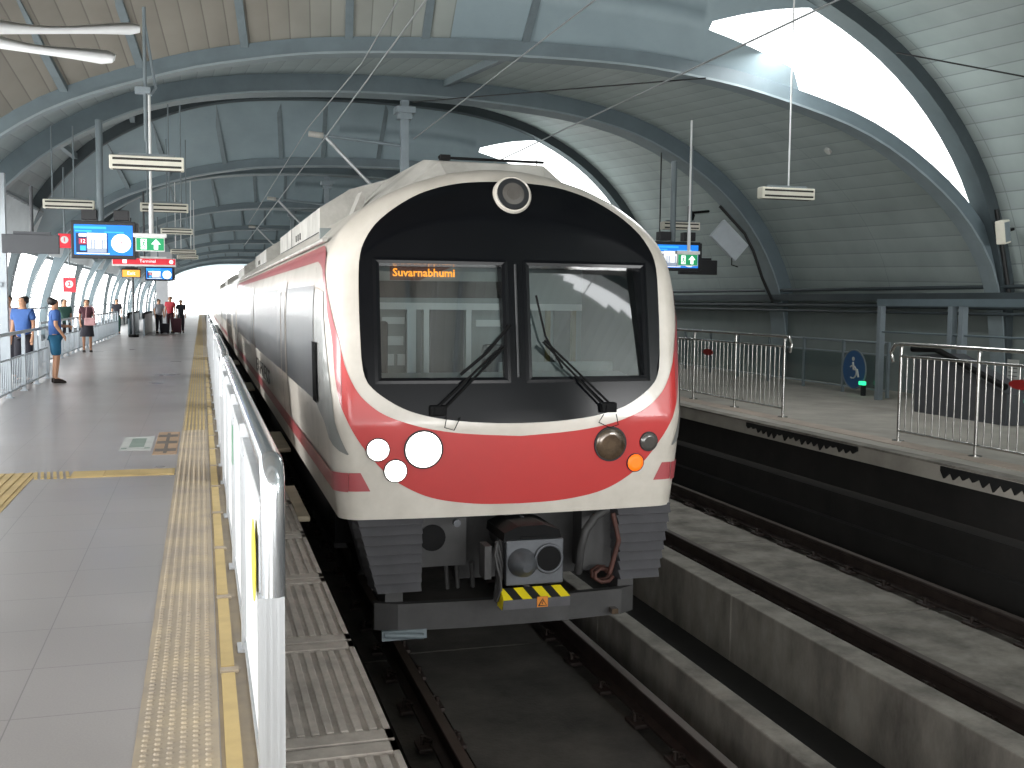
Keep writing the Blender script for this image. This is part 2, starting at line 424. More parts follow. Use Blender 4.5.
def fascia(ye, i1, iA, iB, wide=False):
    A = offs(PL, .2); B = offs(PU, .1); b = MB(); SUB = 4; rows = []
    NI = i1*SUB
    for q in range(NI+1):
        fi = q/SUB; i = min(int(fi), N-1); ft = fi-i
        a = A[i].lerp(A[i+1], ft); c = B[i].lerp(B[i+1], ft); ya = yL(a.x, ye)
        s = (fi-iA)/(iB-iA)
        if s < 0 or s > 1: lo = hi = .5
        else:
            lo = 0. if s < .68 else .24*min(1, (s-.68)/.06)+.12*((s-.68)/.32)
            hi = 1. if s < .72 else 1-.56*((s-.72)/.28)
        if wide and 0 <= s <= 1: lo, hi = .0+.25*max(0, s-.6), 1-.6*max(0, s-.75)
        P = lambda t: (a.x+(c.x-a.x)*t, ya+(ye-ya)*t, a.y+(c.y-a.y)*t)
        rows.append((s, [P(lo*j/3) for j in range(4)]+[P(hi+(1-hi)*j/3) for j in range(4)]))
    vs = [p for s_, r_ in rows for p in r_]; fs = []
    for q in range(NI):
        sm = (rows[q][0]+rows[q+1][0])/2
        for j in range(7):
            if j == 3 and 0 <= sm <= 1: continue
            fs.append((q*8+j, q*8+j+1, (q+1)*8+j+1, (q+1)*8+j))
    b.mesh(vs, fs, None, True)
    return struct(b.build('ceiling', M['fascia']))
def shell(PA, ya, diagA, PB, yb, diagB, nm, nv=6, i0=0, i1=N, mt=None, hole=None, offA=.26, offB=.26):
    A = offs(PA, offA); B = offs(PB, offB)
    b = MB(); vs = []; uvs = []
    arc = 0
    for i in range(i0, i1+1):
        if i > i0: arc += (A[i]-A[i-1]).length
        for j in range(nv+1):
            t = j/nv
            y = (yL(A[i].x, ya) if diagA else ya)*(1-t)+(yL(B[i].x, yb) if diagB else yb)*t
            p = A[i].lerp(B[i], t); vs.append((p.x, y, p.y)); uvs.append((arc, y))
    fs = []
    for i in range(i1-i0):
        for j in range(nv):
            if hole and hole(i+i0, (j+.5)/nv): continue
            a = i*(nv+1)+j; fs.append((a, a+1, a+nv+2, a+nv+1))
    b.mesh(vs, fs, None, True); b.uv = uvs
    return struct(b.build(nm, mt or M['soffit']))
def idx_x(P, x):
    return min(range(N+1), key=lambda i: abs(P[i].x-x))
leftcut = idx_x(PRr, CXR-8.15)          # the left side is open below this
purlins = []
mod = 14.4
ords = {0: 'nearest'}
side_txt = 'above the tracks'
k0 = -2
fiN = idx_x(PL, CXR+3.3)                 # opening spans right haunch
for k in range(k0, 8):
    yb = 14.8+mod*k
    ym, ye = yb+7.2, yb+mod
    far = ['nearest the camera', 'second from the camera', 'third from the camera'][k] if 0 <= k <= 2 else ('far down the hall' if k > 2 else 'behind the camera')
    arch(PL, yb, True, .26, .17, M['bluegrey'], f'low slanting blue-grey roof arch, {far}' if 0 <= k < 3 else 'low slanting blue-grey roof arch far down the platform hall' if k > 2 else 'low slanting blue-grey roof arch behind the viewpoint', group='low slanting roof arches')
    arch(PRr, ym, False, .42, .30, M['bluegrey'], 'deep blue-grey roof arch over the train, largest arch in view' if k == 0 else ('deep blue-grey roof arch overhead behind the fan' if k == -1 else ('deep blue-grey roof arch far down the hall' if k > 0 else 'deep blue-grey roof arch behind the viewpoint')), group='deep roof arches')
    arch(PU, ye, False, .34, .20, M['darkrib'] if k != -1 else M['darkrib'], 'tall dark arch bounding the bright skylight at right' if k == -1 else ('tall dark arch behind the train roof with a small bright skylight' if k == 0 else ('tall dark roof arch far down the hall' if k > 0 else 'tall dark roof arch behind the viewpoint')), group='tall dark roof arches')
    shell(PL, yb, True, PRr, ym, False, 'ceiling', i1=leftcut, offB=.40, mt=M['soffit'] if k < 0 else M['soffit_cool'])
    hl = None
    if k == -2:
        jA, jB = idx_x(PU, CXR+7.0), idx_x(PU, CXR+1.8)
        hl = lambda i, t: jA <= i <= jB and t > .72+.25*abs(2*(i-jA)/(jB-jA)-1)**2 and t < .975
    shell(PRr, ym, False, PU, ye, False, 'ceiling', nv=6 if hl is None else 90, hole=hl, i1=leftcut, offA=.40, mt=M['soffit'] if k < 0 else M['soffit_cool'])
    # fascia between the tall arch and the next low arch, open (skylight) at the right haunch
    iA, iB = idx_x(PL, CXR+8.35), idx_x(PL, CXR+3.45)
    iM = idx_x(PL, CXR-.3)
    if k == -2: iB = idx_x(PL, CXR+1.6)
    fascia(ye, iM, iA, iB, k == -2)
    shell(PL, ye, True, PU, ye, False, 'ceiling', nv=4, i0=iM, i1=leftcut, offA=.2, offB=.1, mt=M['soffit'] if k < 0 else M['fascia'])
    # purlins
    for (PA, ya, dA, PB, yb2, dB) in ((PL, yb, True, PRr, ym, False), (PRr, ym, False, PU, ye, False), (PU, ye, False, PL, ye, True)):
        if k > 5: continue
        A, B = offs(PA, .16 if PA is not PRr else .30), offs(PB, .16 if PB is not PRr else .30)
        for x in (-6.6, -5.2, -3.7, -2.2, -.7, .9):
            if PA is PL and x < .5: continue
            i = idx_x(PA, CXR+x)
            a = Vector((A[i].x, yL(A[i].x, ya) if dA else ya, A[i].y)); c = Vector((B[i].x, yL(B[i].x, yb2) if dB else yb2, B[i].y))
            if (c-a).length < .8: continue
            d = (c-a).normalized(); s = d.cross(Vector((0, 0, 1))).normalized(); u = s.cross(d)
            if u.z < 0: u = -u
            bb = MB(); w, h = .06, .11
            bb.loft([[p+s*w-u*h*.3, p-s*w-u*h*.3, p-s*w+u*h, p+s*w+u*h] for p in (a, c)], smooth=False)
            tag(bb.build('roof_purlin', M['purlin']), 'short grey purlin running between two roof arches', 'purlin', 'grey purlins between the roof arches')

# thin brace cables under the roof
for p, q, lab in (((7.6, 15.2, 5.2), (4.2, 21.6, 5.75), 'thin brace cable crossing the vault left of the skylight'),
                  ((9.6, 13.2, 5.3), (11.6, 9.5, 3.9), 'thin dark brace cable under the right vault')):
    b = MB(); b.tube([p, q], .012, n=6); tag(b.build('brace_cable', M['darkwire']), lab, 'cable')

# left side: slanted window slats, gutter
b = MB()
for k in range(24, 100):
    y = k*.9
    b.loft([[(-4.55, y, 2.95), (-4.30, y+.28, 2.95), (-4.27, y+.3, 2.95), (-4.52, y+.02, 2.95)], [(-4.2, y, 3.9), (-3.95, y+.28, 3.9), (-3.92, y+.3, 3.9), (-4.17, y+.02, 3.9)]], smooth=False)
struct(b.build('window_1', M['slat']))
b = MB(); b.tube([(-4.62, 18, 2.93), (-4.62, Y1, 2.93)], .06, n=8); b.tube([(-3.95, 18, 3.9), (-3.95, Y1, 3.9)], .04, n=6); struct(b.build('trim_4', M['greyrod']))
b = MB(); b.box(-4.95, -4.85, 18, Y1, 0, .5); b.tube([(-4.8, 18, 1.35), (-4.8, Y1, 1.35)], .03, n=6); struct(b.build('wall_left', M['litepost']))

# right wall girders and pipes
b = MB(); b.box(12.75, 12.95, 2, 110, 1.78, 1.92); b.tube([(12.85, 2, 1.68), (12.85, 110, 1.68)], .05, n=8); b.tube([(12.9, 2, 2.02), (12.9, 110, 2.02)], .035, n=8)
b.tube([(12.85, 2, 1.56), (12.85, 110, 1.56)], .03, n=8); struct(b.build('trim_5', M['darkrib']))

# ================================================================== LEFT PLATFORM DETAILS
# tactile strip with domes
b = MB(); y = .6
b.box(-.26, .045, Y0, Y1, -.01, .004, M['tactile'])
def dome_rows(b, x0, x1, nx, ya, yb_, dy, r, h):
    y = ya
    while y < yb_:
        for i in range(nx):
            x = x0+(x1-x0)*(i+.5)/nx
            v = [(x+r*math.cos(a*PI/3), y+r*math.sin(a*PI/3), .004) for a in range(6)] + [(x+r*.55*math.cos(a*PI/3), y+r*.55*math.sin(a*PI/3), .004+h) for a in range(6)]
            f = [(a, (a+1) % 6, (a+1) % 6+6, a+6) for a in range(6)]+[(6, 7, 8, 9, 10, 11)]
            b.mesh(v, f, M['tactile'])
        y += dy
dome_rows(b, -.245, .03, 6, 2.2, 14, .046, .016, .0055)
for j in range(6):
    x = -.245+.275*(j+.5)/6; b.box(x-.012, x+.012, 13.9, Y1, .004, .010, M['yellow'])
tag(b.build('tactile_strip', M['tactile']), 'long worn yellow strip of blister paving along the left platform edge', 'tactile paving')
b = MB()
b.box(-1.20, -.27, 10.42, 10.80, -.005, .006)
for i in range(3): b.box(-1.19+i*.31, -.91+i*.31, 10.45, 10.77, .006, .009)
tag(b.build('tactile_strip', M['yellow']), 'short yellow tactile strip crossing the grey platform floor', 'tactile paving')
b = MB(); b.box(-1.86, -1.52, -2, 10.80, -.005, .004)
for i in range(4): b.box(-1.84+i*.08, -1.80+i*.08, -2, 10.78, .004, .010)
for i in range(6): 
    x = -1.50+i*.055; b.loft([[(x, 10.42, .0), (x+.03, 10.42, .0), (x+.03, 10.42, .009), (x, 10.42, .009)], [(x-.05, 10.8, .0), (x-.02, 10.8, .0), (x-.02, 10.8, .009), (x-.05, 10.8, .009)]], smooth=False)
tag(b.build('tactile_strip', M['yellow']), 'yellow tactile strip with raised bars running down the left of the floor', 'tactile paving')

# floor stickers
def sticker(x0, x1, y0, y1, m1, m2, label, motif):
    r = empty('floor_sticker', ((x0+x1)/2, (y0+y1)/2, 0)); tag(r, label, 'floor sticker')
    w, h = (x1-x0)/2, (y1-y0)/2
    b = MB(); b.box(-w, w, -h, h, .0, .003); b.build('sticker_base', m1, r)
    b = MB()
    if motif == 0:
        b.box(-w*.45, w*.5, -h*.6, h*.7, .003, .0045)
        for s in (-1, 1): b.box(s*w*.55, s*w*.9, -h*.8, -h*.65, .003, .0045)
    else:
        for s in (-.75, -.1, .5): b.box(-w*.9, w*.9, h*s, h*(s+.22), .003, .0045)
        b.box(-w*.15, w*.15, -h*.9, h*.9, .003, .0046)
    b.build('sticker_motif', m2, r)
sticker(-.90, -.56, 12.2, 13.4, M['floorwhite'], M['floorgreen'], 'white and green queueing sticker on the grey platform floor', 0)
sticker(-.53, -.28, 11.8, 13.8, M['floororange'], M['floordark'], 'orange-brown floor sticker with dark bands beside the blister paving', 1)

# yellow plates at barrier foot
b0 = MB(); b0.box(-.030, .028, 0, 1.12, .0, .012, M['yellow']); b0.box(-.034, .045, 1.14, 1.19, .0, .015, M['tactile'])
pl0 = b0.build('barrier_foot_plate', None); pl0.location = (.095, 2.4, 0)
tag(pl0, 'small yellow foot plate with aluminium bracket along the platform barrier', 'foot plate', 'yellow foot plates along the barrier')
for k in range(1, 24):
    c = pl0.copy(); COL.objects.link(c); c.location = (.095, 2.4+1.215*k, 0)

# ribbed edge plates
e0 = MB(); W, D = .43, 1.2
e0.box(.25, .25+W+.008, .0, D, -.045, -.012)
e0.box(.25, .69, 0, .09, -.045, 0); e0.box(.25, .69, D-.09, D, -.045, 0); e0.box(.665, .69, 0, D, -.045, 0); e0.box(.25, .262, 0, D, -.045, 0)
for i in range(7):
    x = .275+i*.056; e0.box(x, x+.032, .11, D-.11, -.02, 0, bev=.005)
ep = e0.build('edge_plate', M['edgeplate']); ep.location = (0, 1.43, 0)
tag(ep, 'ribbed grey metal plate forming the platform edge beside the barrier', 'edge plate', 'ribbed platform edge plates')
for k in range(1, 40):
    c = ep.copy(); COL.objects.link(c); c.location = (0, 1.43+1.225*k, 0)
# gap fillers
for (y, l, w, txt) in ((8.2, 1.4, .10, 'nearest the camera, below the cab'), (12.05, 1.6, .26, 'second along the platform edge'), (20.4, 1.6, .26, 'third along the platform edge'), (28.5, 1.6, .26, 'fourth along the platform edge')):
    b = MB(); b.box(.692, .692+w, y, y+l, -.05, -.005, bev=.008); b.box(.692, .70, y+.1, y+l-.1, -.18, -.05)
    tag(b.build('gap_filler', mat('gap_filler_beige', 'b3a78f', .6)), 'beige gap filler board at the platform edge, '+txt, 'gap filler')

# ---- platform edge barrier
def barrier(y0, y1, label, nearend=True):
    r = empty('platform_barrier', (.195, y0, 0)); tag(r, label, 'platform barrier', 'platform edge barriers')
    L = y1-y0
    zt = 1.13
    b = MB()
    arcp = [(.02, .07-.07*math.sin(t*PI/12), zt-.07+.07*math.cos(t*PI/12)) for t in range(0, 7)]
    pts = [(.02, L-.1, zt)]+[(.02, .085-.085*math.sin(a*PI/16), zt-.085+.085*math.cos(a*PI/16)) for a in range(0, 9)]+[(.02, 0, .70)]
    b.tube(pts, .040, n=16); b.build('handrail', M['chrome'], r)
    npan = max(1, round(L/1.45)); pw = L/npan
    for i in range(npan+1):
        y = min(i*pw, L-.06)+ (0.0)
        b = MB(); z1 = .70 if i == 0 else zt-.04
        b.box(-.03, .055, y-.03, y+.04, 0, z1)
        for gx in (-.012, .008, .03): b.box(gx, gx+.008, y-.034, y-.03, 0, z1)
        b.box(-.05, .06, y-.06, y+.07, 0, .012)
        b.build('post', M['alu'], r)
    for i in range(npan):
        a, c = i*pw+.045, (i+1)*pw-.035
        b = MB(); b.box(-.012, .03, a, c, .06, .99, M['whitepanel'], bev=.004)
        b.box(-.02, -.012, a+.06, a+.075, .1, .95, M['alu'])
        b.box(-.02, -.012, c-.1, c-.06, .1, .95, M['alu'])
        if i % 2 == 0: b.box(-.016, -.011, a+.16, a+.20, .55, .85, M['hazblk'])
        b.build('panel', None, r)
        b = MB(); b.box(-.02, .04, a, c, 1.0, 1.025); b.build('panel_rail', M['alu'], r)
        b = MB(); b.box(-.02, .04, a, c, .02, .05); b.build('panel_rail', M['alu'], r)
    return r
br1 = barrier(3.48, 9.9, 'long white panelled platform barrier with chrome handrail, nearest in view')
b = MB(); b.disc((0, 0, 0), (-1, 0, 0), .15, .003, n=28); o = b.build('warning_sticker', M['stickyel'], br1); o.location = (-.022+0, .42, .72); o['label'] = 'round yellow warning sticker'
b = MB(); b.box(-.003, 0, -.08, .08, -.12, .12); o = b.build('green_sticker', M['stickgreen'], br1); o.location = (-.021, 3.2, .78)
barrier(10.9, 16.6, 'white panelled platform barrier, second along the platform edge')
barrier(17.6, 23.3, 'white panelled platform barrier, third along the platform edge')
barrier(24.5, 30.2, 'white panelled platform barrier, fourth along the platform edge')
barrier(32, 40, 'white panelled platform barrier far down the platform edge')

# ---- left railing
def left_railing(x, y0, y1, label):
    r = empty('railing', (x, y0, 0)); tag(r, label, 'railing')
    L = y1-y0
    b = MB(); b.tube([(0, 0, 1.06), (0, L, 1.06)], .03, n=10); b.build('top_rail', M['litepost'], r)
    b = MB(); b.tube([(0, 0, .64), (0, L, .64)], .018, n=8); b.tube([(0, 0, .10), (0, L, .10)], .022, n=8); b.build('lower_rail', M['litepost'], r)
    n = int(L/1.35)
    for i in range(n+1):
        y = L*i/n
        b = MB(); b.box(-.03, .03, y-.03, y+.03, 0, 1.06); b.box(-.06, .06, y-.06, y+.06, 0, .015); b.build('post', M['litepost'], r)
    b = MB(); y = .15
    while y < L:
        b.tube([(0, y, .1), (0, y, .64)], .009, n=6); y += .17
    o = b.build('baluster_row', M['litepost'], r); o['kind'] = 'stuff'
left_railing(-3.08, 14.5, 23.6, 'pale grey metal railing at the left edge of the platform, nearest')
left_railing(-3.75, 27.5, 52, 'pale grey metal railing further down the left side behind the standing woman')
# pale tall post at left
b = MB(); b.box(-3.52, -3.38, 20.9, 21.05, 0, 3.9); b.tube([(-3.45, 20.9, 1.9), (-5.0, 20.9, 1.95)], .05, n=8)
tag(b.build('tall_post', M['litepost']), 'tall pale square post rising behind the left railing', 'post')

# pillar and escalator balustrades far left
b = MB(); b.box(-2.35, -1.75, 60, 60.8, 0, 3.6); b.box(-2.6, -1.5, 59.9, 60.9, 3.6, 4.2); tag(b.build('pillar', M['pillar']), 'pale square pillar far down the left platform', 'pillar')
for x, txt in ((-3.15, 'left'), (-2.5, 'right')):
    r = empty('stair_balustrade', (x, 50, 0)); tag(r, f'grey stair balustrade far down the platform, {txt} one of the pair', 'balustrade')
    b = MB(); b.box(-.03, .03, 0, 8, 0, .95); b.build('panel', M['postgrey'], r)
    b = MB(); b.tube([(0, -.15, .8), (0, 0, 1.0), (0, 8, 1.0)], .05, n=8); b.build('handrail', M['blackmat'], r)
r = empty('queue_post', (-2.85, 48.5, 0)); tag(r, 'thin dark post with a black base near the far escalator', 'post')
b = MB(); b.tube([(0, 0, .0), (0, 0, .12)], .22, n=14); b.build('base', M['blackmat'], r)
b = MB(); b.tube([(0, 0, .1), (0, 0, 3.0)], .05, n=8); b.build('pole', M['boardgrey'], r)

# ================================================================== RIGHT PLATFORM
def fence(x, posts, label, red=None):
    """posts: y positions, bars between"""
    r = empty('fence', (x, posts[0], 0)); tag(r, label, 'fence')
    y0 = posts[0]; L = posts[-1]-y0
    b = MB(); s = 1 if L > 0 else -1
    b.tube([(.0, -s*.15, .98), (.0, -s*.2, 1.1), (0, -s*.12, 1.2), (0, 0, 1.21), (0, L, 1.21)], .024, n=12); b.build('handrail', M['steel'], r)
    b = MB(); b.tube([(0, 0, 1.06), (0, L, 1.06)], .017, n=8); b.tube([(0, 0, .13), (0, L, .13)], .015, n=8); b.build('cross_rail', M['steel'], r)
    for y in posts:
        yy = y-y0
        b = MB(); b.tube([(0, yy, 0), (0, yy, 1.17)], .021, n=12); b.disc((0, yy, 0), (0, 0, 1), .075, .014, n=14); b.box(-.012, .03, yy-.012, yy+.012, 1.15, 1.2); b.build('post', M['steel'], r)
    nb = 0
    me = None
    for a, c in zip(posts, posts[1:]):
        n = 11
        for i in range(1, n):
            yy = a+(c-a)*i/n-y0
            if me is None:
                b = MB(); b.tube([(0, 0, .13), (0, 0, 1.06)], .0085, n=8); o = b.build('baluster', M['steel'], r); me = o
            elif nb < 98:
                o = me.copy(); COL.objects.link(o); o.parent = r
            o.location = (0, yy, 0); nb += 1
    if red:
        for y in red:
            b = MB(); n = 20
            b.loft([[(xx, .19*math.cos(2*PI*k/n), .055*math.sin(2*PI*k/n)) for k in range(n)] for xx in (-.02, -.014)], smooth=False)
            o = b.build('notice_plate', M['redlabel'], r); o.location = (0, y-y0, .86); o['label'] = 'small red oval notice'
    return r
fence(8.29, [11.08, 9.72, 8.36, 7.0, 5.64, 4.28, 2.9], 'stainless steel bar fence on the right platform, nearest section at the picture edge', [9.05])
fence(8.33, [13.86, 15.35, 16.85, 18.3, 19.8, 21.3, 22.8, 24.3], 'stainless steel bar fence on the right platform, further section beside the train', [16.3])
# torn rubber strip
def rubber(y0, y1, label):
    b = MB(); random.seed(int(y0*10)); n = int((y1-y0)/.14)
    x = PR-.024; top = -.03
    for i in range(n):
        a = y0+(y1-y0)*i/n; c = y0+(y1-y0)*(i+1)/n
        d = random.uniform(.07, .15)
        b.loft([[(x, a, top), (x, c, top), (x, c, top-.05), (x, (a+c)/2+.02, top-d), (x, a, top-.05)], [(x+.03, a, top), (x+.03, c, top), (x+.03, c, top-.05), (x+.03, (a+c)/2+.02, top-d), (x+.03, a, top-.05)]], smooth=False)
    tag(b.build('rubber_strip', M['rubber']), label, 'rubber strip')
rubber(10.9, 13.6, 'torn black rubber strip under the right platform edge at the fence gap')
rubber(7.2, 9.4, 'torn black rubber strip under the right platform edge, near the picture corner')

# gate frame
r = empty('steel_frame', (11.6, 16.1, 0)); tag(r, 'grey steel post frame standing behind the right fence', 'frame')
b = MB(); b.box(-.06, .06, -8, .06, 1.68, 1.80); b.build('top_beam', M['bluegrey'], r)
for y in (0, -1.85, -2.1, -5): 
    b = MB(); b.box(-.05, .05, y-.05, y+.05, 0, 1.68); b.build('post', M['postgrey'], r)
b = MB(); b.tube([(0, -8, 1.22), (0, 0, 1.22)], .018, n=8); b.build('middle_bar', M['bluegrey'], r)

r = empty('railing', (12.0, 16.4, 0)); tag(r, 'low steel railing with mesh against the dark wall, behind the right fence', 'railing')
b = MB(); b.tube([(0, 0, 1.0), (0, 12, 1.0)], .025, n=8); b.tube([(0, 0, .78), (0, 12, .78)], .015, n=8); b.tube([(0, 0, .12), (0, 12, .12)], .015, n=8); b.build('rails', M['postgrey'], r)
for y in (0, 1.4, 2.8, 4.2, 5.6, 7, 8.4, 9.8, 11.2, 12):
    b = MB(); b.box(-.025, .025, y-.025, y+.025, 0, 1.02); b.build('post', M['greyrod'], r)
b = MB(); b.box(-.004, .004, .04, 11.96, .14, .76); b.build('glass_panel', CLEAR, r)

# wheelchair sign (round blue) and green light, lift box
r = empty('round_sign', (11.95, 17.3, .47)); tag(r, 'round blue wheelchair sign hung on the low railing at right', 'sign')
b = MB(); b.disc((-.03, 0, 0), (-1, 0, 0), .36, .02, n=32); b.build('sign_disc', M['wheelblue'], r)
b = MB(); b.tube([(-.045, .37*math.cos(a*PI/16), .37*math.sin(a*PI/16)) for a in range(33)], .015, n=6); b.build('sign_rim', M['greyrod'], r)
b = MB(); b.disc((-.055, .02, .2), (-1, 0, 0), .04, .006, n=12); b.tube([(-.058, .02, .14), (-.058, .0, .0), (-.058, -.12, 0), (-.058, -.16, -.14)], .02, n=6)
b.tube([(-.058, .03+.12*math.cos(a*PI/8+.9), -.05+.12*math.sin(a*PI/8+.9)) for a in range(12)], .014, n=6); b.build('wheelchair_symbol', M['paper'], r)
b = MB(); b.box(11.8, 11.87, 16.85, 17.0, .2, .27, M['greenled'], bev=.01); b.box(11.82, 11.9, 16.9, 16.95, 0, .2, M['boarddark']); tag(b.build('indicator_light', None), 'small glowing green light below the round blue sign', 'light')
b = MB(); b.box(10.9, 10.96, 11.75, 11.87, .36, .41, M['greenled']); b.box(10.92, 10.98, 11.78, 11.84, 0, .36, M['boarddark']); tag(b.build('indicator_light', None), 'faint green light behind the nearer right fence', 'light')
r = empty('stair_lift', (10.9, 12.2, 0)); tag(r, 'slanted dark grey machine housing behind the nearer right fence', 'machine')
b = MB(); b.loft([[(0, 0, .0), (0, 2.0, .0), (0, 2.0, .9), (0, 1.5, .95), (0, 0, .45)], [(.5, 0, .0), (.5, 2.0, .0), (.5, 2.0, .9), (.5, 1.5, .95), (.5, 0, .45)]], smooth=False); b.build('housing', M['boardgrey'], r)
b = MB(); b.tube([(-.03, 0, .55), (-.03, 1.5, 1.02), (-.03, 2.05, 1.0)], .05, n=8); b.build('handrail', M['blackmat'], r)
for y in (12.75, 13.1):
    b = MB(); b.box(11.9, 11.905, y, y+.24, .55, .88, M['paper'])
    for z in (.62, .68, .74, .8): b.box(11.898, 11.9, y+.03, y+.21, z, z+.015, M['boardgrey'])
    b.box(11.9, 11.93, y+.1, y+.14, 0, .6, M['boarddark'])
    tag(b.build('notice_sheet', None), 'pale paper notice on a stand behind the nearer right fence, ' + ('right' if y < 13 else 'left')+' one', 'notice')

# ================================================================== HANGING THINGS
def luminaire(x, y, z, w, label, rods, rodmat='whiterod', ztop=5.3):
    r = empty('luminaire', (x, y, z)); tag(r, label, 'lamp', 'hanging twin slot luminaires')
    h = .085*w/.9; d = .16
    b = MB(); b.box(-w/2, w/2, -d/2, d/2, -h, h, bev=.012); b.build('housing', M['lamp'], r)
    b = MB()
    for s in (-.55, .45): b.box(-w/2+.04, w/2-.03, -d/2-.004, -d/2+.02, h*s-.012, h*s+.016)
    b.box(-w/2+.04, w/2-.04, -.05, .05, -h-.003, -h+.01)
    b.build('louvre_slot', M['lampdark'], r)
    b = MB(); b.box(-w*.38, w*.38, -.03, .03, h, h+.035); b.build('top_plate', M['greyrod'], r)
    for q in rods:
        b = MB(); b.tube([(q*w, 0, h), (q*w, 0, ztop-z)], .013, n=8); b.build('rod', M[rodmat], r)
luminaire(-.63, 14, 3.35, .88, 'hanging luminaire with twin dark slots above the left platform, largest of the left ones', [0.], 'greyrod', 3.62)
luminaire(-2.27, 20.6, 3.35, .86, 'hanging luminaire above the large blue screen at far left', [-.32, .1], 'greyrod', 4.75)
luminaire(-.65, 21, 3.38, .86, 'hanging luminaire just above the green exit sign', [-.35, .1, .35], 'greyrod', 5.3)
luminaire(-.6, 29, 3.43, .8, 'hanging luminaire right of the exit sign rod, third down the platform', [-.3, .3], 'greyrod', 5.8)
luminaire(-.55, 36, 3.2, .8, 'hanging luminaire low beside the red direction sign', [-.3, .3], 'whiterod', 5.5)
luminaire(-.5, 43, 3.3, .8, 'hanging luminaire furthest down the left platform', [-.3, .3], 'whiterod', 5.5)
luminaire(8.36, 14, 3.325, .88, 'single hanging luminaire over the right platform below the skylight', [0.04], 'whiterod', 6.6)
luminaire(9.78, 20.6, 3.33, .86, 'hanging luminaire above the right hand exit sign, partly behind its rod', [.3], 'greyrod', 5.0)
luminaire(8.6, 27, 3.4, .86, 'hanging luminaire far over the right platform, hidden behind the train roof', [0.], 'greyrod', 5.6)

def tvscreen(x, y, z, w, h, label, polez, boxes=True):
    r = empty('information_screen', (x, y, z)); tag(r, label, 'screen')
    b = MB(); b.box(-w/2, w/2, 0, .14, -h/2, h/2, bev=.01); b.box(w/2-.01, w/2+.05, .03, .3, -h/2+.03, h/2-.02); b.build('casing', M['tvblack'], r)
    iw, ih = w-.1, h-.13
    b = MB(); b.box(-iw/2, iw/2, -.004, .0, -ih/2, ih/2); sc = b.build('screen', M['blue'], r)
    b = MB(); b.box(-iw/2, iw*.05, -.008, -.004, ih*.36, ih*.44); b.box(-iw/2+.02, -iw*.2, -.008, -.004, ih*.26, ih*.31); b.box(iw*.02, iw*.35, -.008, -.004, ih*.24, ih*.28); b.build('caption_bar', M['blue2'], sc)
    b = MB()
    b.box(-iw*.47, iw*.07, -.008, -.004, -ih*.43, ih*.22, M['scrdark']); b.box(-iw*.28, iw*.05, -.010, -.008, -ih*.28, ih*.22, M['scrwhite'])
    b.box(-iw*.28, iw*.05, -.010, -.008, -ih*.42, -ih*.28, M['scrgrey']); b.box(-iw*.42, -iw*.29, -.010, -.008, -ih*.15, ih*.04, M['scrred']); b.box(-iw*.42, -iw*.29, -.010, -.008, ih*.1, ih*.2, M['scrwhite'])
    b.box(-iw*.40, -iw*.30, -.010, -.008, -ih*.36, -ih*.2, M['blue2'])
    for q in (-.22, -.17, -.03, .01): b.box(iw*q, iw*(q+.025), -.012, -.010, -ih*.28, ih*.02, M['scrgrey'])
    b.build('picture', None, sc)
    b = MB(); b.box(-iw*.46, iw*.1, -.008, -.004, -ih*.47, -ih*.44, M['scrwhite']); b.build('ticker_bar', None, sc)
    text_mesh('number', '12', ih*.17, M['scrwhite'], sc, Matrix.Translation((-iw*.355, -.011, -ih*.055)) @ FACE)
    b = MB(); n = 28; rx = iw*.17
    b.loft([[(iw*.30+rx*math.cos(2*PI*k/n), yy, -ih*.1+rx*math.sin(2*PI*k/n)) for k in range(n)] for yy in (-.008, -.004)], smooth=False)
    b.build('clock_dial', M['scrwhite'], sc)
    b = MB(); b.box(iw*.295, iw*.31, -.011, -.008, -ih*.1, 0.0); b.box(iw*.3, iw*.34, -.011, -.008, -ih*.11, -ih*.09); b.build('clock_hands', M['scrred'], sc)
    b = MB(); b.tube([(-.05, .08, h/2), (-.05, .08, polez-z)], .06 if boxes else .03, n=12); b.build('pole', M['greyrod'], r)
    if boxes:
        for q in (-w*.22, w*.28):
            b = MB(); b.box(q-.13, q+.13, 0, .2, h/2+.02, h/2+.2, bev=.01); b.build('loudspeaker', M['tvblack'], r)
    return r
tvscreen(-1.65, 20, 2.70, 1.07, .66, 'large blue information screen with a clock dial over the left platform', 4.8)
tvscreen(-1.45, 40, 2.58, .98, .52, 'small distant blue information screen below the red sign', 4.6, False)
tvscreen(9.42, 20, 2.66, 1.10, .60, 'blue information screen over the right platform beside the train', 4.6)

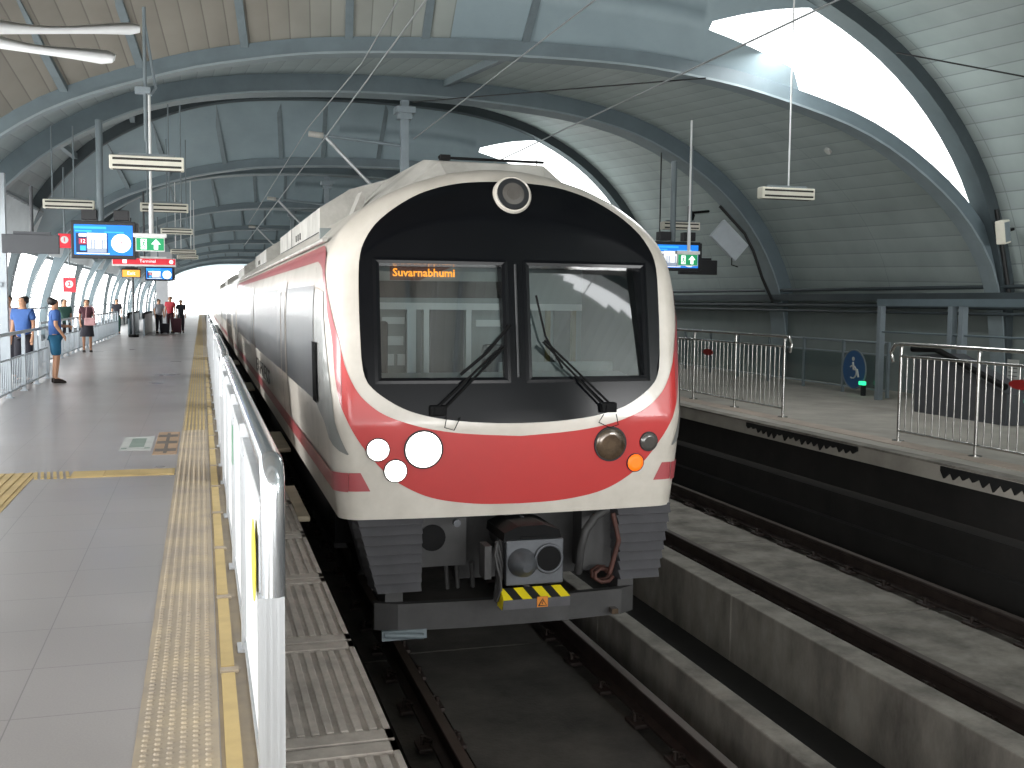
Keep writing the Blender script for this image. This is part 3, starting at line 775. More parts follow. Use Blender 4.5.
def exit_sign(x, y, z, w, h, label, ztop):
    r = empty('exit_sign', (x, y, z)); tag(r, label, 'exit sign')
    b = MB(); b.box(-w/2-.03, w/2+.03, -.04, .05, h/2-.05, h/2+.01, bev=.008); b.box(-w/2, w/2, -.01, .02, -h/2, h/2-.04); b.build('sign_box', M['signwhite'], r)
    b = MB(); b.box(-w/2+.012, w/2-.012, -.014, -.01, -h/2+.015, h/2-.06); f = b.build('green_face', M['exgreen'], r)
    zc = -.022; s = h*.30
    b = MB(); cx = -w*.22
    b.box(cx-s*.55, cx+s*.55, -.017, -.014, zc-s, zc+s); b.build('door_symbol', M['exwhite'], f)
    b = MB(); b.disc((cx+.1*s, -.018, zc+.72*s), (0, -1, 0), .16*s, .002, n=10)
    b.tube([(cx+.05*s, -.019, zc+.45*s), (cx-.05*s, -.019, zc-.05*s), (cx+.25*s, -.019, zc-.35*s), (cx+.15*s, -.019, zc-.8*s)], .1*s, n=6)
    b.tube([(cx-.05*s, -.019, zc-.05*s), (cx-.25*s, -.019, zc-.4*s), (cx-.5*s, -.019, zc-.5*s)], .09*s, n=6)
    b.tube([(cx-.4*s, -.019, zc+.1*s), (cx, -.019, zc+.4*s), (cx+.4*s, -.019, zc+.05*s)], .08*s, n=6); b.build('running_man', M['exgreen'], f)
    b = MB(); ax = w*.2
    b.poly([(ax-s*.9, -.017, zc), (ax+s*.9, -.017, zc), (ax, -.017, zc+s)]); b.poly([(ax-s*.38, -.017, zc-s), (ax+s*.38, -.017, zc-s), (ax+s*.38, -.017, zc), (ax-s*.38, -.017, zc)]); b.build('arrow', M['exwhite'], f)
    b = MB(); b.tube([(0.02, 0, h/2), (0.02, 0, ztop-z)], .02, n=8); b.build('hanging_rod', M['whiterod'], r)
    b = MB(); b.tube([(0.02, 0, h/2), (0.02, 0, h/2+.45)], .034, n=8); b.build('rod_sleeve', M['whiterod'], r)
exit_sign(-.74, 17, 2.52, .42, .26, 'green exit sign with running man and arrow over the left platform', 4.82)
exit_sign(8.81, 18.2, 2.53, .42, .27, 'green exit sign with running man and arrow over the right platform', 5.1)

def board(x, y, z, w, h, mt, label, ztop, name='sign_board', rodx=0):
    r = empty(name, (x, y, z)); tag(r, label, 'sign board')
    b = MB(); b.box(-w/2, w/2, 0, .1, -h/2, h/2, bev=.01); b.box(-w*.3, w*.35, .02, .08, h/2, h/2+.05); b.build('board', mt, r)
    b = MB(); b.tube([(rodx, .05, h/2), (rodx, .05, ztop-z)], .03, n=8); b.build('rod', M['boardgrey'], r)
    return r
board(-2.84, 20, 2.60, .92, .33, M['boardgrey'], 'plain dark grey board hung at the far left of the platform', 3.6, rodx=.02)
board(10.93, 22, 2.52, .95, .33, M['boarddark'], 'black hanging board behind the right hand exit sign', 3.9, rodx=-.25)
# red direction sign
r = board(-1.66, 34, 2.78, 1.84, .25, M['signwhite'], 'long red direction sign with a white border hanging far down the left platform', 4.9)
b = MB(); b.box(-.90, .90, -.006, .0, -.07, .11); f = b.build('red_face', M['signred'], r)
text_mesh('sign_text', 'Terminal', .13, M['scrwhite'], f, Matrix.Translation((0.1, -.008, .03)) @ FACE)
b = MB(); b.disc((.78, -.006, .02), (0, -1, 0), .06, .004, n=16); b.box(-.62, -.5, -.01, -.006, -.04, .08); b.build('pictogram', M['scrwhite'], f)
# LED sign
r = board(-2.28, 38, 2.54, .62, .3, M['boarddark'], 'small orange lit message sign far down the left platform', 4.4)
b = MB(); b.box(-.28, .28, -.005, 0, -.13, .1); b.build('message_face', emis('led_face', 'f0a040', 1.), r)
text_mesh('message', 'Exit', .17, M['scrwhite'], r, Matrix.Translation((0, -.008, -.01)) @ FACE)
# red square platform sign
def pillar_sign(x, y, z, s, label, ch, ztop):
    r = empty('platform_sign', (x, y, z)); tag(r, label, 'sign')
    b = MB(); b.box(-s/2, s/2, 0, .06, -s*.62, s*.62, bev=.008); b.build('sign_panel', M['signred'], r)
    b = MB(); n = 24; b.loft([[(s*.32*math.cos(2*PI*k/n), yy, .02+s*.32*math.sin(2*PI*k/n)) for k in range(n)] for yy in (-.005, 0)], smooth=False); b.build('white_disc', M['signwhite'], r)
    text_mesh('number', ch, s*.5, M['signred'], r, Matrix.Translation((0, -.008, .02)) @ FACE, bold=.003)
    b = MB(); b.tube([(0, .03, s*.6), (0, .03, ztop-z)], .02, n=6); b.build('rod', M['greyrod'], r)
pillar_sign(-2.75, 24, 2.87, .24, 'small red square sign with white disc left of the large blue screen', '1', 4.4)
pillar_sign(-3.68, 33, 2.05, .34, 'small red and white square sign on the left posts, above the people', '2', 4.0)

# ceiling fan, only two blades reach into the picture
r = empty('ceiling_fan', (-3.1, 12.2, 4.42)); tag(r, 'large ceiling fan with long white blades at the top left', 'fan')
b = MB(); b.tube([(0, 0, -.12), (0, 0, .1)], [.16, .2], n=20); b.build('motor_hub', M['fan'], r)
b = MB(); b.tube([(0, 0, .1), (0, 0, .55)], .05, n=10); b.build('drop_rod', M['greyrod'], r)
def blade(ang, L, dz, label=None):
    b = MB(); rings = []
    for i in range(25):
        t = i/24; s = .15+(L-.15)*t; tw = 1.15-.35*t+.15*math.sin(t*7); c = .115-.03*t+.02*math.sin(t*8)
        if t > .96: c *= .6
        ca, sa = math.cos(ang), math.sin(ang)
        d = Vector((ca, sa, 0)); n = Vector((-sa, ca, 0))
        p = d*s+Vector((0, 0, dz*t+.02*math.sin(t*8)))
        e1 = n*math.cos(tw)+Vector((0, 0, 1))*math.sin(tw); e2 = Vector((0, 0, 1))*math.cos(tw)-n*math.sin(tw)
        rings.append([p+e1*c, p+e2*.02, p-e1*c, p-e2*.02])
    b.loft(rings, smooth=True); b.build('blade', M['fan'], r)
blade(.02, 2.5, .13); blade(-.40, 2.5, -.42); blade(2.1, 2.5, 0); blade(3.4, 2.5, 0); blade(-1.7, 2.5, 0)
# grey drop pipe left
r = empty('drop_pipe', (-.64, 14, 0)); tag(r, 'thin grey drop pipe with bracket beside the fan blades', 'pipe')
b = MB(); b.tube([(0, 0, 3.62), (0, 0, 5.25)], .022, n=8); b.build('pipe', M['greyrod'], r)
b = MB(); b.tube([(0, 0, 5.1), (.12, .1, 4.3), (.06, .05, 4.2)], .02, n=6); b.box(-.12, .06, -.05, .05, 4.2, 4.28); b.build('bracket', M['postgrey'], r)

# wall things at right
r = empty('security_camera', (10.95, 21.6, 3.7)); tag(r, 'black security camera on an arm fixed to the right arch', 'camera')
b = MB(); b.tube([(-.5, -.1, .0), (.1, .2, .08)], .03, n=8); b.build('arm', M['blackmat'], r)
b = MB(); b.tube([(-.5, -.1, .0), (-.55, -.3, -.08), (-.56, -.32, -.18)], [.06, .06, .03], n=10); b.build('camera_body', M['blackmat'], r)
r = empty('white_panel', (11.45, 21.5, 3.12), 0); r.rotation_euler = (0, math.radians(42), 0)
tag(r, 'tilted pale rectangular panel mounted under the right arch', 'panel')
b = MB(); b.box(-.42, .42, 0, .12, -.25, .25, bev=.02); b.build('panel_body', M['litepost'], r)
b = MB(); b.tube([(.3, .0, -.25), (.4, -.02, -.38), (.55, 0, -.3)], .012, n=6); b.build('cable', M['blackmat'], r)
r = empty('loudspeaker', (12.55, 14.3, 2.9), 0); r.rotation_euler = (0, math.radians(-12), .3)
tag(r, 'cream rectangular loudspeaker on the right arch at the picture edge', 'loudspeaker')
b = MB(); b.box(-.09, .09, -.08, .08, -.19, .19, bev=.015); b.build('cabinet', M['lamp'], r)
b = MB(); b.box(-.07, .07, -.084, -.08, -.16, .16); b.build('grille', M['postgrey'], r)
b = MB(); b.box(.08, .3, -.02, .02, -.02, .02); b.build('wall_bracket', M['blackmat'], r)
for (x, y, z, t) in ((12.2, 11.5, 4.45, 'near the top right corner'), (11.0, 17.0, 4.5, 'below the skylight')):
    b = MB(); b.tube([(x, y, z), (x-.03, y, z-.03)], .07, n=14); tag(b.build('ceiling_spotlight', M['paper']), 'small pale round fitting on the right vault, '+t, 'spotlight')
b = MB(); b.tube([(12.75, 21.8, 1.75), (12.4, 21.7, 2.3), (12.1, 21.6, 2.9), (11.95, 21.75, 3.3), (11.3, 21.75, 3.9)], .035, n=8)
tag(b.build('cable_run', M['darkwire']), 'thick black cable climbing the right arch beside the camera', 'cable')
b = MB(); b.tube([(12.95, 14.55, 1.9), (12.85, 14.6, 2.5), (12.7, 14.65, 3.3)], .04, n=8)
tag(b.build('cable_run', M['darkwire']), 'black cable climbing the nearest right arch beside the loudspeaker', 'cable')
b = MB(); b.tube([(9.9, 21.9, 3.1), (9.9, 21.9, 5.05)], .015, n=6); tag(b.build('drop_pipe', M['darkwire']), 'thin dark drop rod above the right hand screen', 'pipe')

# ---- catenary
r = empty('catenary_mast', (4.16, 22.3, 0)); tag(r, 'grey drop column from the roof behind the train carrying overhead wires', 'mast')
b = MB(); b.box(-.085, .085, -.085, .085, -1.68, 5.9, bev=.01); b.build('column', M['postgrey'], r)
b = MB(); b.box(-.2, .2, -.2, .2, 5.62, 5.75); b.box(-.14, .14, -.14, .14, 5.5, 5.62); b.build('flange', M['postgrey'], r)
b = MB(); b.tube([(0, 0, 4.95), (-1.7, .0, 5.08)], .035, n=10); b.build('cantilever_arm', M['postgrey'], r)
b = MB(); b.tube([(-1.65, .0, 5.05), (-.35, 0, 3.75)], .035, n=10); b.build('stay_tube', M['alu'], r)
b = MB(); b.tube([(-1.7, 0, 5.08), (-2.0, 0, 5.1)], .06, n=10); b.build('insulator', M['dirtywhite'], r)
r2 = copy_tree(r); r2.location = (4.16, 36.7, 0); r2['label'] = 'second grey drop column with wire arms further down above the train'
r2 = copy_tree(r); r2.location = (4.16, 51.1, 0); r2['label'] = 'third grey drop column with wire arms far down the hall'
def wire(pts, rad, label):
    b = MB(); b.tube(pts, rad, n=6); tag(b.build('overhead_wire', M['wire']), label, 'overhead wire')
wire([(2.25, -14, 4.75), (2.2, 10, 4.7), (2.2, 22.3, 4.62), (2.25, 60, 4.6)], .012, 'overhead contact wire over the left track, lower of the pair')
wire([(2.25, -14, 5.35), (2.2, 7.6, 5.28), (2.2, 15, 5.0), (2.16, 22.3, 5.24), (2.16, 36.7, 5.24), (2.16, 51, 5.24)], .011, 'overhead catenary wire over the left track, upper of the pair')
wire([(4.3, 4, 5.1), (4.28, 21.9, 5.05)], .011, 'thin feeder wire running to the roof column')
wire([(6.1, -14, 4.75), (6.1, 60, 4.6)], .012, 'overhead contact wire over the right track')

# ================================================================== TRAIN
CX = 2.245
SEC = [(1.31, .10), (1.335, .3), (1.36, .55), (1.385, .85), (1.395, 1.2), (1.395, 1.6), (1.38, 1.85), (1.345, 2.03), (1.26, 2.19), (1.12, 2.33), (.935, 2.46), (.685, 2.575), (.4, 2.66), (.15, 2.70), (0, 2.705)]
RT = [(math.atan2(z-.1, u), math.hypot(u, z-.1)) for u, z in SEC]
def Rth(t):
    t = max(0, min(PI/2, t))
    ct, s_t = math.cos(t), math.sin(t)
    for k in range(len(RT)-1):
        if t <= RT[k+1][0]:
            (u0, z0), (u1, z1) = SEC[k], SEC[k+1]
            du, dz = u1-u0, z1-z0
            return (u0*dz-(z0-.1)*du)/(ct*dz-s_t*du)
    return RT[-1][1]
def yc(z): return 7.36+(0.15*(z-.8) if z > .8 else 0.04*(.8-z))+(0.10*(z-1.9)**2 if z > 1.9 else 0)
def yF(u, z):
    a = abs(u); t = math.atan2(max(z-.1, 0), a); rr = math.hypot(a, z-.1); R = Rth(t)
    d = max(0, R-rr); rad = .16+.18*math.sin(t)**3
    y = yc(z)+.08*(a/1.38)**2
    if d < rad: y += rad-math.sqrt(max(0, rad*rad-(rad-d)**2))
    return y
def wz(z):
    for (u0, z0), (u1, z1) in zip(SEC, SEC[1:]):
        if z <= z1: return u0+(u1-u0)*(z-z0)/(z1-z0)
    return 0
def side_u(Y, z):
    w = wz(z)
    if yF(w*.9995, z) <= Y: return w
    a, c = .8*w, w
    for _ in range(30):
        m_ = (a+c)/2
        if yF(m_, z) < Y: a = m_
        else: c = m_
    return a
def P3(u, z, off=.006):
    """point on the front surface, pushed out along the surface normal"""
    e = .004; s = max(-1, min(1, 1))
    p = Vector((CX+u, yF(u, z), z))
    du = Vector((e, yF(u+e if u < 0 else u, z)-yF(u if u < 0 else u-e, z), 0)); dz = Vector((0, yF(u, z)-yF(u, z-e), e))
    n = du.cross(dz).normalized()
    if n.y > 0: n = -n
    return p+n*off
def PS(sgn, Y, z, off=.006):
    u = side_u(Y, z); a = Y-yF(min(u, wz(z))*.9, z)
    w = wz(z)
    p = Vector((CX+sgn*u, Y, z))
    if u < w*.9995:
        e = .01; u2 = side_u(Y+e, z); t = Vector((sgn*(u2-u), e, 0)).normalized(); n = Vector((sgn*t.y, -abs(t.x), 0))
        return p+n.normalized()*off
    e = .02; dz = Vector((sgn*(wz(z+e)-wz(z-e)), 0, 2*e)).normalized()
    n = Vector((sgn*dz.z, 0, -sgn*dz.x*1.0))
    if n.x*sgn < 0: n = -n
    return p+n.normalized()*off

train = empty('train', (0, 0, 0))
TR = train
def car_sect(y0, y1): pass
END = 27.6
# --- front shell: polar rings
def maskhalf():
    return [(0, 2.574), (.34, 2.557), (.60, 2.495), (.80, 2.40), (.99, 2.26), (1.10, 2.12), (1.155, 1.96), (1.165, 1.68), (1.16, 1.39), (1.145, 1.17), (1.075, 1.04), (.86, .90), (.6, .828), (.31, .797), (0, .787)]
MH = maskhalf()
def smooth_poly(pts, sub=6, closed=False):
    out = []; n = len(pts)
    V = [Vector(p) for p in pts]
    for i in range(n-1):
        p0, p1, p2, p3 = V[max(i-1, 0)], V[i], V[i+1], V[min(i+2, n-1)]
        for k in range(sub):
            t = k/sub; out.append(.5*((2*p1)+(-p0+p2)*t+(2*p0-5*p1+4*p2-p3)*t*t+(-p0+3*p1-3*p2+p3)*t**3))
    out.append(V[-1]); return out
MS = smooth_poly([(-MH[1][0], MH[1][1])]+MH+[(-MH[-2][0], MH[-2][1])], 6)[6:-6]
def mask_top(a):
    best = None
    for p, q in zip(MS, MS[1:]):
        if min(p.x, q.x) <= a <= max(p.x, q.x) and p.y > 1.5:
            t = 0 if abs(q.x-p.x) < 1e-9 else (a-p.x)/(q.x-p.x); z = p.y+(q.y-p.y)*t; best = z if best is None else max(best, z)
    return best if best else 1.68
def mask_bot(a):
    best = None
    for p, q in zip(MS, MS[1:]):
        if min(p.x, q.x) <= a <= max(p.x, q.x) and p.y < 1.7:
            t = 0 if abs(q.x-p.x) < 1e-9 else (a-p.x)/(q.x-p.x); z = p.y+(q.y-p.y)*t; best = z if best is None else min(best, z)
    return best if best else 1.6
UM = max(p.x for p in MS)-.0005
b = MB(); nt_ = 121; nr = 46; vs = []
full = [(-u, z) for u, z in SEC][::-1]
rhos = [i/30*.86 for i in range(31)]+[.86+.14*math.sin(PI/2*(j/16)) for j in range(1, 17)]
rhos[-1] = 1.
nR = len(rhos)
for it in range(nt_):
    th = PI*it/(nt_-1); R = Rth(th if th <= PI/2 else PI-th)
    for rho in rhos:
        u = R*rho*math.cos(th); z = .1+R*rho*math.sin(th)
        vs.append((CX+u, yF(u, z), z))
fs = []
for it in range(nt_-1):
    for ir in range(nR-1):
        ids = (it*nR+ir, it*nR+ir+1, (it+1)*nR+ir+1, (it+1)*nR+ir)
        inm = True
        for i in ids:
            u = abs(vs[i][0]-CX); z = vs[i][2]
            if not (u < UM-.06 and mask_bot(u)+.04 < z < mask_top(u)-.04): inm = False
        if inm: continue
        fs.append(ids)
b.mesh(vs, fs, None, True)
# side walls from rim back
rim = [vs[it*nR+nR-1] for it in range(nt_)]
back = [(p[0], END, p[2]) for p in rim]
mid = [(p[0], 8.6, p[2]) for p in rim]
n = len(b.v); b.v += rim+mid+back
for i in range(nt_-1):
    for q in (0, nt_): b.f.append((n+q+i, n+q+i+1, n+q+nt_+i+1, n+q+nt_+i)); b.sm.append(True); b.mi.append(0)
b.poly([(p[0], p[1], p[2]) for p in back]); 
b.poly([(CX-1.29, 7.7, .1), (CX+1.29, 7.7, .1), (CX+1.29, END, .1), (CX-1.29, END, .1)])
b.build('body_shell', M['cream'], TR)

# --- black mask with window holes
WL = (-1.04, -.09); WR = (.075, 1.04); WZ = (1.10, 1.965)
ucol = sorted(set([-UM+2*UM*i/80 for i in range(81)]+[WL[0], WL[1], WR[0], WR[1]]+[s*(UM-.002*k*k) for k in range(1, 6) for s in (-1, 1)]))
b = MB(); idx = {}
n1, n2, n3 = 6, 10, 8
cols = []
for u in ucol:
    lo, hi = mask_bot(abs(u)), mask_top(abs(u))
    a1 = max(lo, min(WZ[0], hi)); a2 = max(lo, min(WZ[1], hi))
    zs = [lo+(a1-lo)*i/n1 for i in range(n1)]+[a1+(a2-a1)*i/n2 for i in range(n2)]+[a2+(hi-a2)*i/n3 for i in range(n3+1)]
    cols.append([P3(u, z, .008) for z in zs])
nz = n1+n2+n3+1
vs = [p for c in cols for p in c]; fs = []
for i in range(len(ucol)-1):
    um = (ucol[i]+ucol[i+1])/2; win = WL[0] < um < WL[1] or WR[0] < um < WR[1]
    for j in range(nz-1):
        if win and n1 <= j < n1+n2: continue
        fs.append((i*nz+j, (i+1)*nz+j, (i+1)*nz+j+1, i*nz+j+1))
b.mesh(vs, fs, None, True)
mask = b.build('windscreen_surround', M['black'], TR)
# gaskets and glass
for (a, c), nm in ((WL, 'left'), (WR, 'right')):
    b = MB(); path = []
    n = 14
    path += [(a+(c-a)*i/n, WZ[0]) for i in range(n)]+[(c, WZ[0]+(WZ[1]-WZ[0])*i/n) for i in range(n)]+[(c-(c-a)*i/n, WZ[1]) for i in range(n)]+[(a, WZ[1]-(WZ[1]-WZ[0])*i/n) for i in range(n)]
    cxw, czw = (a+c)/2, (WZ[0]+WZ[1])/2
    rings = []
    for (u, z) in path+[path[0]]:
        ui, zi = cxw+(u-cxw)*(1-.05), czw+(z-czw)*(1-.05); uo, zo = cxw+(u-cxw)*1.05, czw+(z-czw)*1.05
        rings.append([P3(ui, zi, -.03-.085*max(0, (z-WZ[0])/.865)), P3(ui, zi, .010), P3(u, z, .014), P3(uo, zo, .011), P3(uo, zo, .0)])
    b.loft(rings, close=False, smooth=False); wf = b.build('window_frame', M['black'], TR)
    b = MB(); g = []
    for i in range(13):
        for j in range(9):
            uu = a+(c-a)*i/12; g.append(P3(uu, WZ[0]+(WZ[1]-WZ[0])*j/8, -.010-.075*j/8-.02*abs(uu)))
    b.mesh(g, [(i*9+j, (i+1)*9+j, (i+1)*9+j+1, i*9+j+1) for i in range(12) for j in range(8)], None, True)
    b.build('windscreen_pane', GLASS, wf)

# --- cab interior (behind the glass)
cab = empty('cab_interior', (0, 0, 0)); cab.parent = TR
b = MB(); b.box(CX-1.25, CX+1.25, 9.30, 9.36, .2, 2.3); b.build('rear_bulkhead', M['cab'], cab)
b = MB(); b.box(CX-1.22, CX-1.18, 7.75, 9.3, .9, 2.1); b.box(CX+1.18, CX+1.22, 7.75, 9.3, .9, 2.1); b.box(CX-1.2, CX+1.2, 7.9, 9.3, 2.1, 2.15); b.build('side_lining', M['cabdark'], cab)
b = MB(); b.loft([[(CX-1.15, 7.60, 1.03), (CX-1.15, 8.3, 1.10), (CX-1.15, 8.3, .8), (CX-1.15, 7.60, .8)], [(CX+1.15, 7.60, 1.03), (CX+1.15, 8.3, 1.10), (CX+1.15, 8.3, .8), (CX+1.15, 7.60, .8)]], smooth=False)
b.box(CX+.1, CX+1.1, 8.3, 8.34, .9, 1.18); b.build('desk', M['cab'], cab)
b = MB(); b.box(CX-1.16, CX+1.16, 9.24, 9.3, 1.60, 1.66); b.build('light_rail', M['cablight'], cab)
b = MB(); b.box(CX-.5, CX-.42, 9.2, 9.3, .3, 1.6); b.box(CX-.35, CX-.3, 9.2, 9.3, .3, 1.6); b.box(CX+.05, CX+.10, 9.25, 9.3, .3, 1.6); b.build('door_frame', M['cablight'], cab)
b = MB(); b.box(CX-.28, CX+.03, 9.26, 9.30, .3, 1.6); b.box(CX-.88, CX-.72, 8.9, 9.25, .7, 1.5, bev=.02); b.box(CX+.14, CX+.55, 9.0, 9.05, .95, 1.3, bev=.04)
b.box(CX+.9, CX+1.1, 9.27, 9.3, .9, 1.6); b.build('dark_recess', M['cabdark'], cab)
b = MB()
for (u, z, w, h) in ((-.66, 1.5, .1, .06), (-.56, 1.5, .1, .06), (-.62, 1.32, .2, .08), (-.64, 1.15, .07, .1), (-.54, 1.15, .07, .1), (.3, 1.48, .3, .06), (.62, 1.5, .12, .05)):
    b.box(CX+u-w/2, CX+u+w/2, 9.27, 9.3, z-h/2, z+h/2)
b.build('switch_panel', M['cablight'], cab)
b = MB(); b.box(CX+.80, CX+.84, 9.2, 9.25, .5, 1.6); b.box(CX+1.05, CX+1.09, 9.2, 9.25, .5, 1.6); b.build('yellow_pole', M['cabyel'], cab)
# destination display
b = MB(); 
for (z0, z1, mt) in ((1.845, 1.96, M['cab']), (1.72, 1.845, M['blackmat'])):
    b.poly([P3(-1.03, z0, -.155), P3(-.1, z0, -.125), P3(-.1, z1, -.13), P3(-1.03, z1, -.165)], mt)
disp = b.build('destination_display', None, TR)
b = MB(); b.poly([P3(-.925, 1.848, -.150), P3(-.415, 1.848, -.150), P3(-.415, 1.957, -.150), P3(-.925, 1.957, -.150)]); b.build('led_screen', mat('led_background', '5a2a0a', .5, emit=.25), disp)
pc = P3(-.67, 1.903, -.144); pa = P3(-.9, 1.897, -.144); pb = P3(-.42, 1.897, -.144)
ang = math.atan2(pb.y-pa.y, pb.x-pa.x)
text_mesh('led_text', 'Suvarnabhumi', .083, M['led'], disp, Matrix.Translation(pc) @ Matrix.Rotation(ang, 4, 'Z') @ Matrix.Rotation(-.14, 4, 'X') @ FACE, bold=.0012)
# left sun visor frame rods in front of left window (thin)
b = MB(); b.tube([P3(-.10, 1.78, -.03), P3(-.10, 1.2, -.03)], .006, n=6); b.build('visor_rod', M['cablight'], cab)

# --- red livery
RTOP = [(0, .69), (.31, .708), (.53, .73), (.76, .775), (1.0, .86), (1.15, .975), (1.23, 1.10), (1.28, 1.24), (1.295, 1.32)]
RBOT = [(0, .183), (.34, .195), (.66, .25), (.89, .36), (1.03, .48), (1.16, .64), (1.24, .77), (1.295, .90)]
ST, SB = smooth_poly(RTOP, 6), smooth_poly(RBOT, 6)
def interp(S, a):
    for p, q in zip(S, S[1:]):
        if p.x <= a <= q.x: return p.y+(q.y-p.y)*((a-p.x)/max(1e-9, q.x-p.x))
    return S[-1].y
b = MB(); g = []; us = [-1.295+2.59*i/120 for i in range(121)]
for u in us:
    lo, hi = interp(SB, abs(u)), interp(ST, abs(u))
    for j in range(13): g.append(P3(u, lo+(hi-lo)*j/12, .005))
b.mesh(g, [(i*13+j, (i+1)*13+j, (i+1)*13+j+1, i*13+j+1) for i in range(120) for j in range(12)], None, True)
b.build('red_front_band', M['red'], TR)
def ribbon(sgn, A, B, m, name, off=.006, n=10, sub=5, parent=None):
    SA, SB_ = smooth_poly(A, sub), smooth_poly(B, sub)
    b = MB(); g = []
    for p, q in zip(SA, SB_):
        for j in range(n+1):
            t = j/n; g.append(PS(sgn, p.x+(q.x-p.x)*t, p.y+(q.y-p.y)*t, off))
    k = len(SA)
    b.mesh(g, [(i*(n+1)+j, (i+1)*(n+1)+j, (i+1)*(n+1)+j+1, i*(n+1)+j+1) for i in range(k-1) for j in range(n)], None, True)
    return b.build(name, m, parent or TR)
ys1, ys2 = yF(1.295, 1.32), yF(1.295, .90)
for sgn in (-1, 1):
    ribbon(sgn, [(ys1, 1.32), (7.545, 1.40), (7.585, 1.50), (7.63, 1.60), (7.70, 1.72), (7.82, 1.90), (7.98, 2.03), (8.4, 2.10)],
           [(ys2, .90), (7.50, 1.02), (7.545, 1.2), (7.59, 1.4), (7.66, 1.57), (7.76, 1.76), (7.98, 1.90), (8.4, 1.975)], M['redside'], 'red_corner_band', n=14)
    ribbon(sgn, [(8.4, 2.10), (14, 2.09), (20, 2.08), (END-.05, 2.08)], [(8.4, 1.975), (14, 1.98), (20, 1.985), (END-.05, 1.985)], M['redside'], 'red_roof_band', n=4, sub=1)
    # lower red stripe
    ribbon(sgn, [(yF(1.25, .44)+q, .445) for q in (0, .02, .05, .09, .14, .25, .8)]+[(END-.05, .45)], [(yF(1.25, .31)+q, .305) for q in (0, .02, .05, .09, .14, .25, .8)]+[(END-.05, .30)], M['redside'], 'red_sill_stripe', off=.012, n=3, sub=1)
    b = MB(); g = []
    for i in range(7):
        t = i/6; z0, z1 = .31, .445; 
        for j in range(5):
            z = z0+(z1-z0)*j/4; ui = 1.10+.07*(j/4)
            g.append(P3(sgn*(ui+(1.252-ui)*t), z, .005))
    b.mesh(g, [(i*5+j, (i+1)*5+j, (i+1)*5+j+1, i*5+j+1) for i in range(6) for j in range(4)], None, True); b.build('red_front_tab', M['redside'], TR)
    # grey swoosh
    ribbon(sgn, [(7.80, 1.74), (7.70, 1.46), (7.60, 1.18), (7.53, .95), (7.47, .72), (7.44, .58)], [(8.36, 1.78), (8.38, 1.46), (8.38, 1.15), (8.36, .90), (7.75, .76), (7.445, .575)], M['greyside'], 'grey_cab_panel', n=10)
    # cab door black handle recess, window band, doors
    b = MB()
    for (z0, z1) in ((.885, 1.35),):
        b.poly([PS(sgn, 8.12, z1, .02), PS(sgn, 8.12, z0, .02), PS(sgn, 8.42, z0, .02), PS(sgn, 8.42, z1, .02)])
    b.build('cab_door_grab_slot', mat('deep_black_slot', '060606', .8, spec=.05), TR)
    ribbon(sgn, [(8.45, 1.79), (11.2, 1.79)], [(8.45, .885), (11.2, .885)], M['sideglass'], 'side_window', n=6, sub=8)
    ribbon(sgn, [(12.55, 1.79), (18.3, 1.79)], [(12.55, .885), (18.3, .885)], M['sideglass'], 'side_window', n=6, sub=8)
    ribbon(sgn, [(19.65, 1.79), (END-.3, 1.79)], [(19.65, .885), (END-.3, .885)], M['sideglass'], 'side_window', n=6, sub=8)
    for yd in (11.25, 18.35):
        dr = ribbon(sgn, [(yd, 1.86), (yd+1.25, 1.86)], [(yd, .16), (yd+1.25, .16)], M['creamside'], 'passenger_door', off=.010, n=8, sub=2)
        ribbon(sgn, [(yd+.08, 1.76), (yd+.55, 1.76)], [(yd+.08, .90), (yd+.55, .90)], M['sideglass'], 'door_window', off=.014, n=4, sub=2, parent=dr)
        ribbon(sgn, [(yd+.70, 1.76), (yd+1.17, 1.76)], [(yd+.70, .90), (yd+1.17, .90)], M['sideglass'], 'door_window', off=.014, n=4, sub=2, parent=dr)
        ribbon(sgn, [(yd+.615, 1.86), (yd+.635, 1.86)], [(yd+.615, .16), (yd+.635, .16)], M['blackmat'], 'door_seam', off=.014, n=4, sub=1, parent=dr)
    b = MB()
    b.poly([PS(sgn, 8.44, 1.93, .008), PS(sgn, 8.44, .5, .008), PS(sgn, 8.452, .5, .008), PS(sgn, 8.452, 1.93, .008)])
    b.build('cab_door_seam', M['gasket'], TR)
    b = MB(); b.tube([(CX+sgn*1.33, 8.2, 2.14), (CX+sgn*1.33, END, 2.14)], .02, n=6); b.build('roof_gutter', M['dirtywhite'], TR)
# EXPRESS lettering on the platform side, read from far to near
text_mesh('express_lettering', 'EXPRESS', .29, mat('letter_grey', '45413e', .6, spec=.2), TR, Matrix.Translation((CX-1.386, 16.1, .62)) @ Matrix.Rotation(-PI/2, 4, 'Z') @ Matrix.Scale(3.3, 4, (1, 0, 0)) @ FACE)

# --- lamps
def lamp(u, z, r_, m, label=None, ring=M['gasket'], name='headlamp'):
    p = P3(u, z, .0); n = (P3(u, z, .1)-P3(u, z, 0)).normalized()
    b = MB(); b.tube([p-n*.05, p+n*.016], [r_*1.12, r_*1.10], n=28); o = b.build(name, ring, TR)
    b = MB(); b.tube([p+n*.0165, p+n*.024, p+n*.028], [r_, r_*.93, r_*.6], n=28); c = b.build('lens', m, o)
    if label: o['label'] = label
    return o
lamp(-1.048, .612, .078, M['lampon'], 'lit outer headlamp'); lamp(-.922, .456, .078, M['lampon'], 'lit lower headlamp'); lamp(-.722, .608, .130, M['lampon'], 'large lit headlamp')
lamp(.72, .608, .122, M['lampoff'], 'large unlit headlamp'); lamp(.935, .455, .066, M['amber'], 'glowing orange lamp', name='tail_lamp'); lamp(1.045, .615, .070, M['lampgrey'], 'grey unlit lamp')
